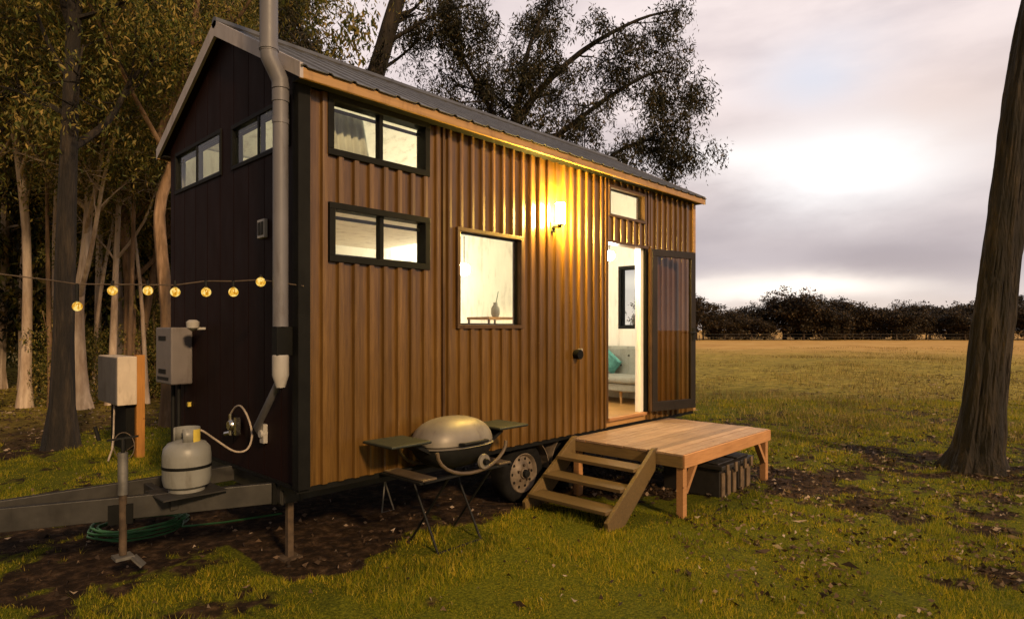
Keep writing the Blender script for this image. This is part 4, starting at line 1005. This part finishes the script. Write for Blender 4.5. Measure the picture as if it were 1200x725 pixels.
# ================================================================== gas bottle, meter cabinet, hose, string lights
GB = empty('gas_bottle', (-.533,.604,.577), 'pale grey gas bottle standing on the trailer drawbar', 'gas bottle')
gx_, gy_ = -.533, .604
MB().lathe([(.11,.02),(.145,.045),(.155,.09),(.155,.25),(.148,.30),(.12,.335),(.06,.355),(.0,.36)], (gx_,gy_,.577), 32).build('cylinder', M['bottle'], GB, smooth=True)
MB().lathe([(.115,.0),(.118,.03),(.10,.04),(.10,.0)], (gx_,gy_,.579), 24).build('foot_ring', M['bottle'], GB, smooth=True)
cl = MB(); n = 20; A = np.linspace(-2.2, 2.6, n); v = [(gx_+.085*math.cos(a), gy_+.085*math.sin(a), z) for z in (.907, 1.017) for a in A]
cl.add(v, [(i, i+1, n+i+1, n+i) for i in range(n-1)]); co = cl.build('collar', M['bottle'], GB, smooth=True); s_ = co.modifiers.new('thickness', 'SOLIDIFY'); s_.thickness = .006
st = MB(); A = np.linspace(-1.45, -.75, 6); n = 6; v = [(gx_+.0905*math.cos(a), gy_+.0905*math.sin(a), z) for z in (.922, 1.007) for a in A]
st.add(v, [(i, i+1, n+i+1, n+i) for i in range(n-1)]).build('sticker', M['yellow'], GB)
MB().lathe([(.02,.355),(.022,.40),(.03,.41),(.03,.425)], (gx_,gy_,.577), 12).build('valve', M['chrome'], GB, smooth=True)
MB().lathe([(.1575,.165),(.1575,.185)], (gx_,gy_,.577), 32).build('strap', M['black'], GB)
MB().tube(spline([(gx_+.03,gy_,.985),(-.44,.60,.985),(-.33,.62,.90),(-.20,.62,.80),(-.10,.63,.80),(-.05,.66,.90),(-.05,.74,1.03),(-.055,.85,1.10),(-.05,.97,1.08),(-.05,1.06,1.02)]), .0075, 8).build('gas_hose', M['cord_pale'], GB, smooth=True)

MT = empty('meter_box', (.452,5.30,0), 'cream electrical cabinet on a bright pine post at the wood edge', 'electrical cabinet')
MB().box(.41, .51, 5.24, 5.36, -.05, 1.36).build('post', M['post'], MT, bevel=.004)
mbx = MB().box(.18, .405, 5.20, 6.12, .71, 1.345).build('cabinet', M['cream_box'], MT, bevel=.008)
MB().box(.166, .1795, 5.215, 6.105, .725, 1.33).build('cabinet_shaded_side', simple('cabinet_painted_shade', (.11,.105,.105), .5, 0, .15, 4, .04), mbx, bevel=.004)  # unlit side of the cream cabinet, its shade put into a darker grey
MB().box(.30, .405, 5.30, 6.0, .10, .708).build('backboard', M['black'], MT)
MB().tube([(.22,5.5,.71),(.20,5.45,.52),(.16,5.30,.35),(.12,5.2,.16),(.05,5.1,.03)], .011, 6).build('cable', M['cord_pale'], MT)
MB().tube([(.24,5.4,.02)]+[(.26+.12*math.cos(a), 5.22+.06*math.sin(a), .18+.17*math.sin(a*1.0)) for a in np.linspace(0, 11, 30)], .006, 5).build('cable_loop', M['cord'], MT)

hc = MB()
pts = []
random.seed(5)
for k in range(7*24):
    a = k/24*2*PI; r = .36-.02*math.sin(k*.07)-.028*((k//24) % 4)+.012*math.sin(k*1.7)
    pts.append((-.48+r*math.cos(a)*1.05, 1.86+r*math.sin(a)*.95, .03+.012*(k//24)+.008*math.sin(a*2+k*.1)))
hc.tube(pts, .0085, 6)
tag(hc.tube([pts[-1],(-.25,1.55,.05),(.05,1.45,.04),(.5,1.3,.05)], .0085, 6).build('garden_hose', M['hose_green'], None, smooth=True), 'coil of thin green hose lying under the drawbar', 'hose')

SLt = empty('string_lights', (0,-.03,2.0), 'string of round amber bulbs hung from the house corner', 'string lights')
bp = [(-.19,.20,2.03),(-.32,.34,1.96),(-.45,.48,1.96),(-.60,.63,1.96),(-.73,.77,1.97),(-.90,.95,1.97),(-1.07,1.12,1.86)]
cordp = [(-.001,-.045,2.00),(-.19,.20,2.045)]+[(p[0],p[1],2.035-.008*i+.012*math.sin(i*2.1)) for i, p in enumerate(bp[1:6])]+[(-1.07,1.12,2.015),(-1.21,1.27,2.045),(-1.7,1.78,2.13),(-2.05,2.14,2.2)]
MB().tube(cordp, .0045, 6).build('cord', M['cord'], SLt)
for p in bp:
    bl = MB().lathe([(.002,-.032)]+[(.032*math.sin(a), -.032*math.cos(a)) for a in np.linspace(.25, PI-.25, 10)]+[(.012,.034)], p, 16).build('bulb', M['bulb'], SLt, smooth=True)
    zt_ = 2.04
    MB().tube([(p[0],p[1],p[2]+.03),(p[0],p[1],max(p[2]+.05, min(2.04, p[2]+.16)))], .011, 8).build('socket', M['dark_metal'], bl)
MB().lathe([(.05,-.1),(.05,2.35)], (-2.05,2.14,0), 10).build('end_post', M['bark_brown'], SLt, smooth=True)

# ================================================================== camera and render
cd = bpy.data.cameras.new('camera'); co_ = bpy.data.objects.new('camera', cd); COL.objects.link(co_)
cd.sensor_width = 36; cd.lens = 36*725/1200; cd.shift_y = 23.5/1200; cd.clip_end = 4000; cd.clip_start = .05
co_.location = tuple(CAM); co_.rotation_euler = (PI/2, 0, math.atan2(FWD[1], FWD[0])-PI/2)
SC.camera = co_
SC.view_settings.view_transform = 'Standard'; SC.view_settings.look = 'None'; SC.view_settings.exposure = 0; SC.view_settings.gamma = 1
SC.cycles.use_denoising = True; SC.cycles.sample_clamp_indirect = 6; SC.cycles.max_bounces = 8; SC.cycles.transparent_max_bounces = 16
SC.cycles.caustics_reflective = False; SC.cycles.caustics_refractive = False
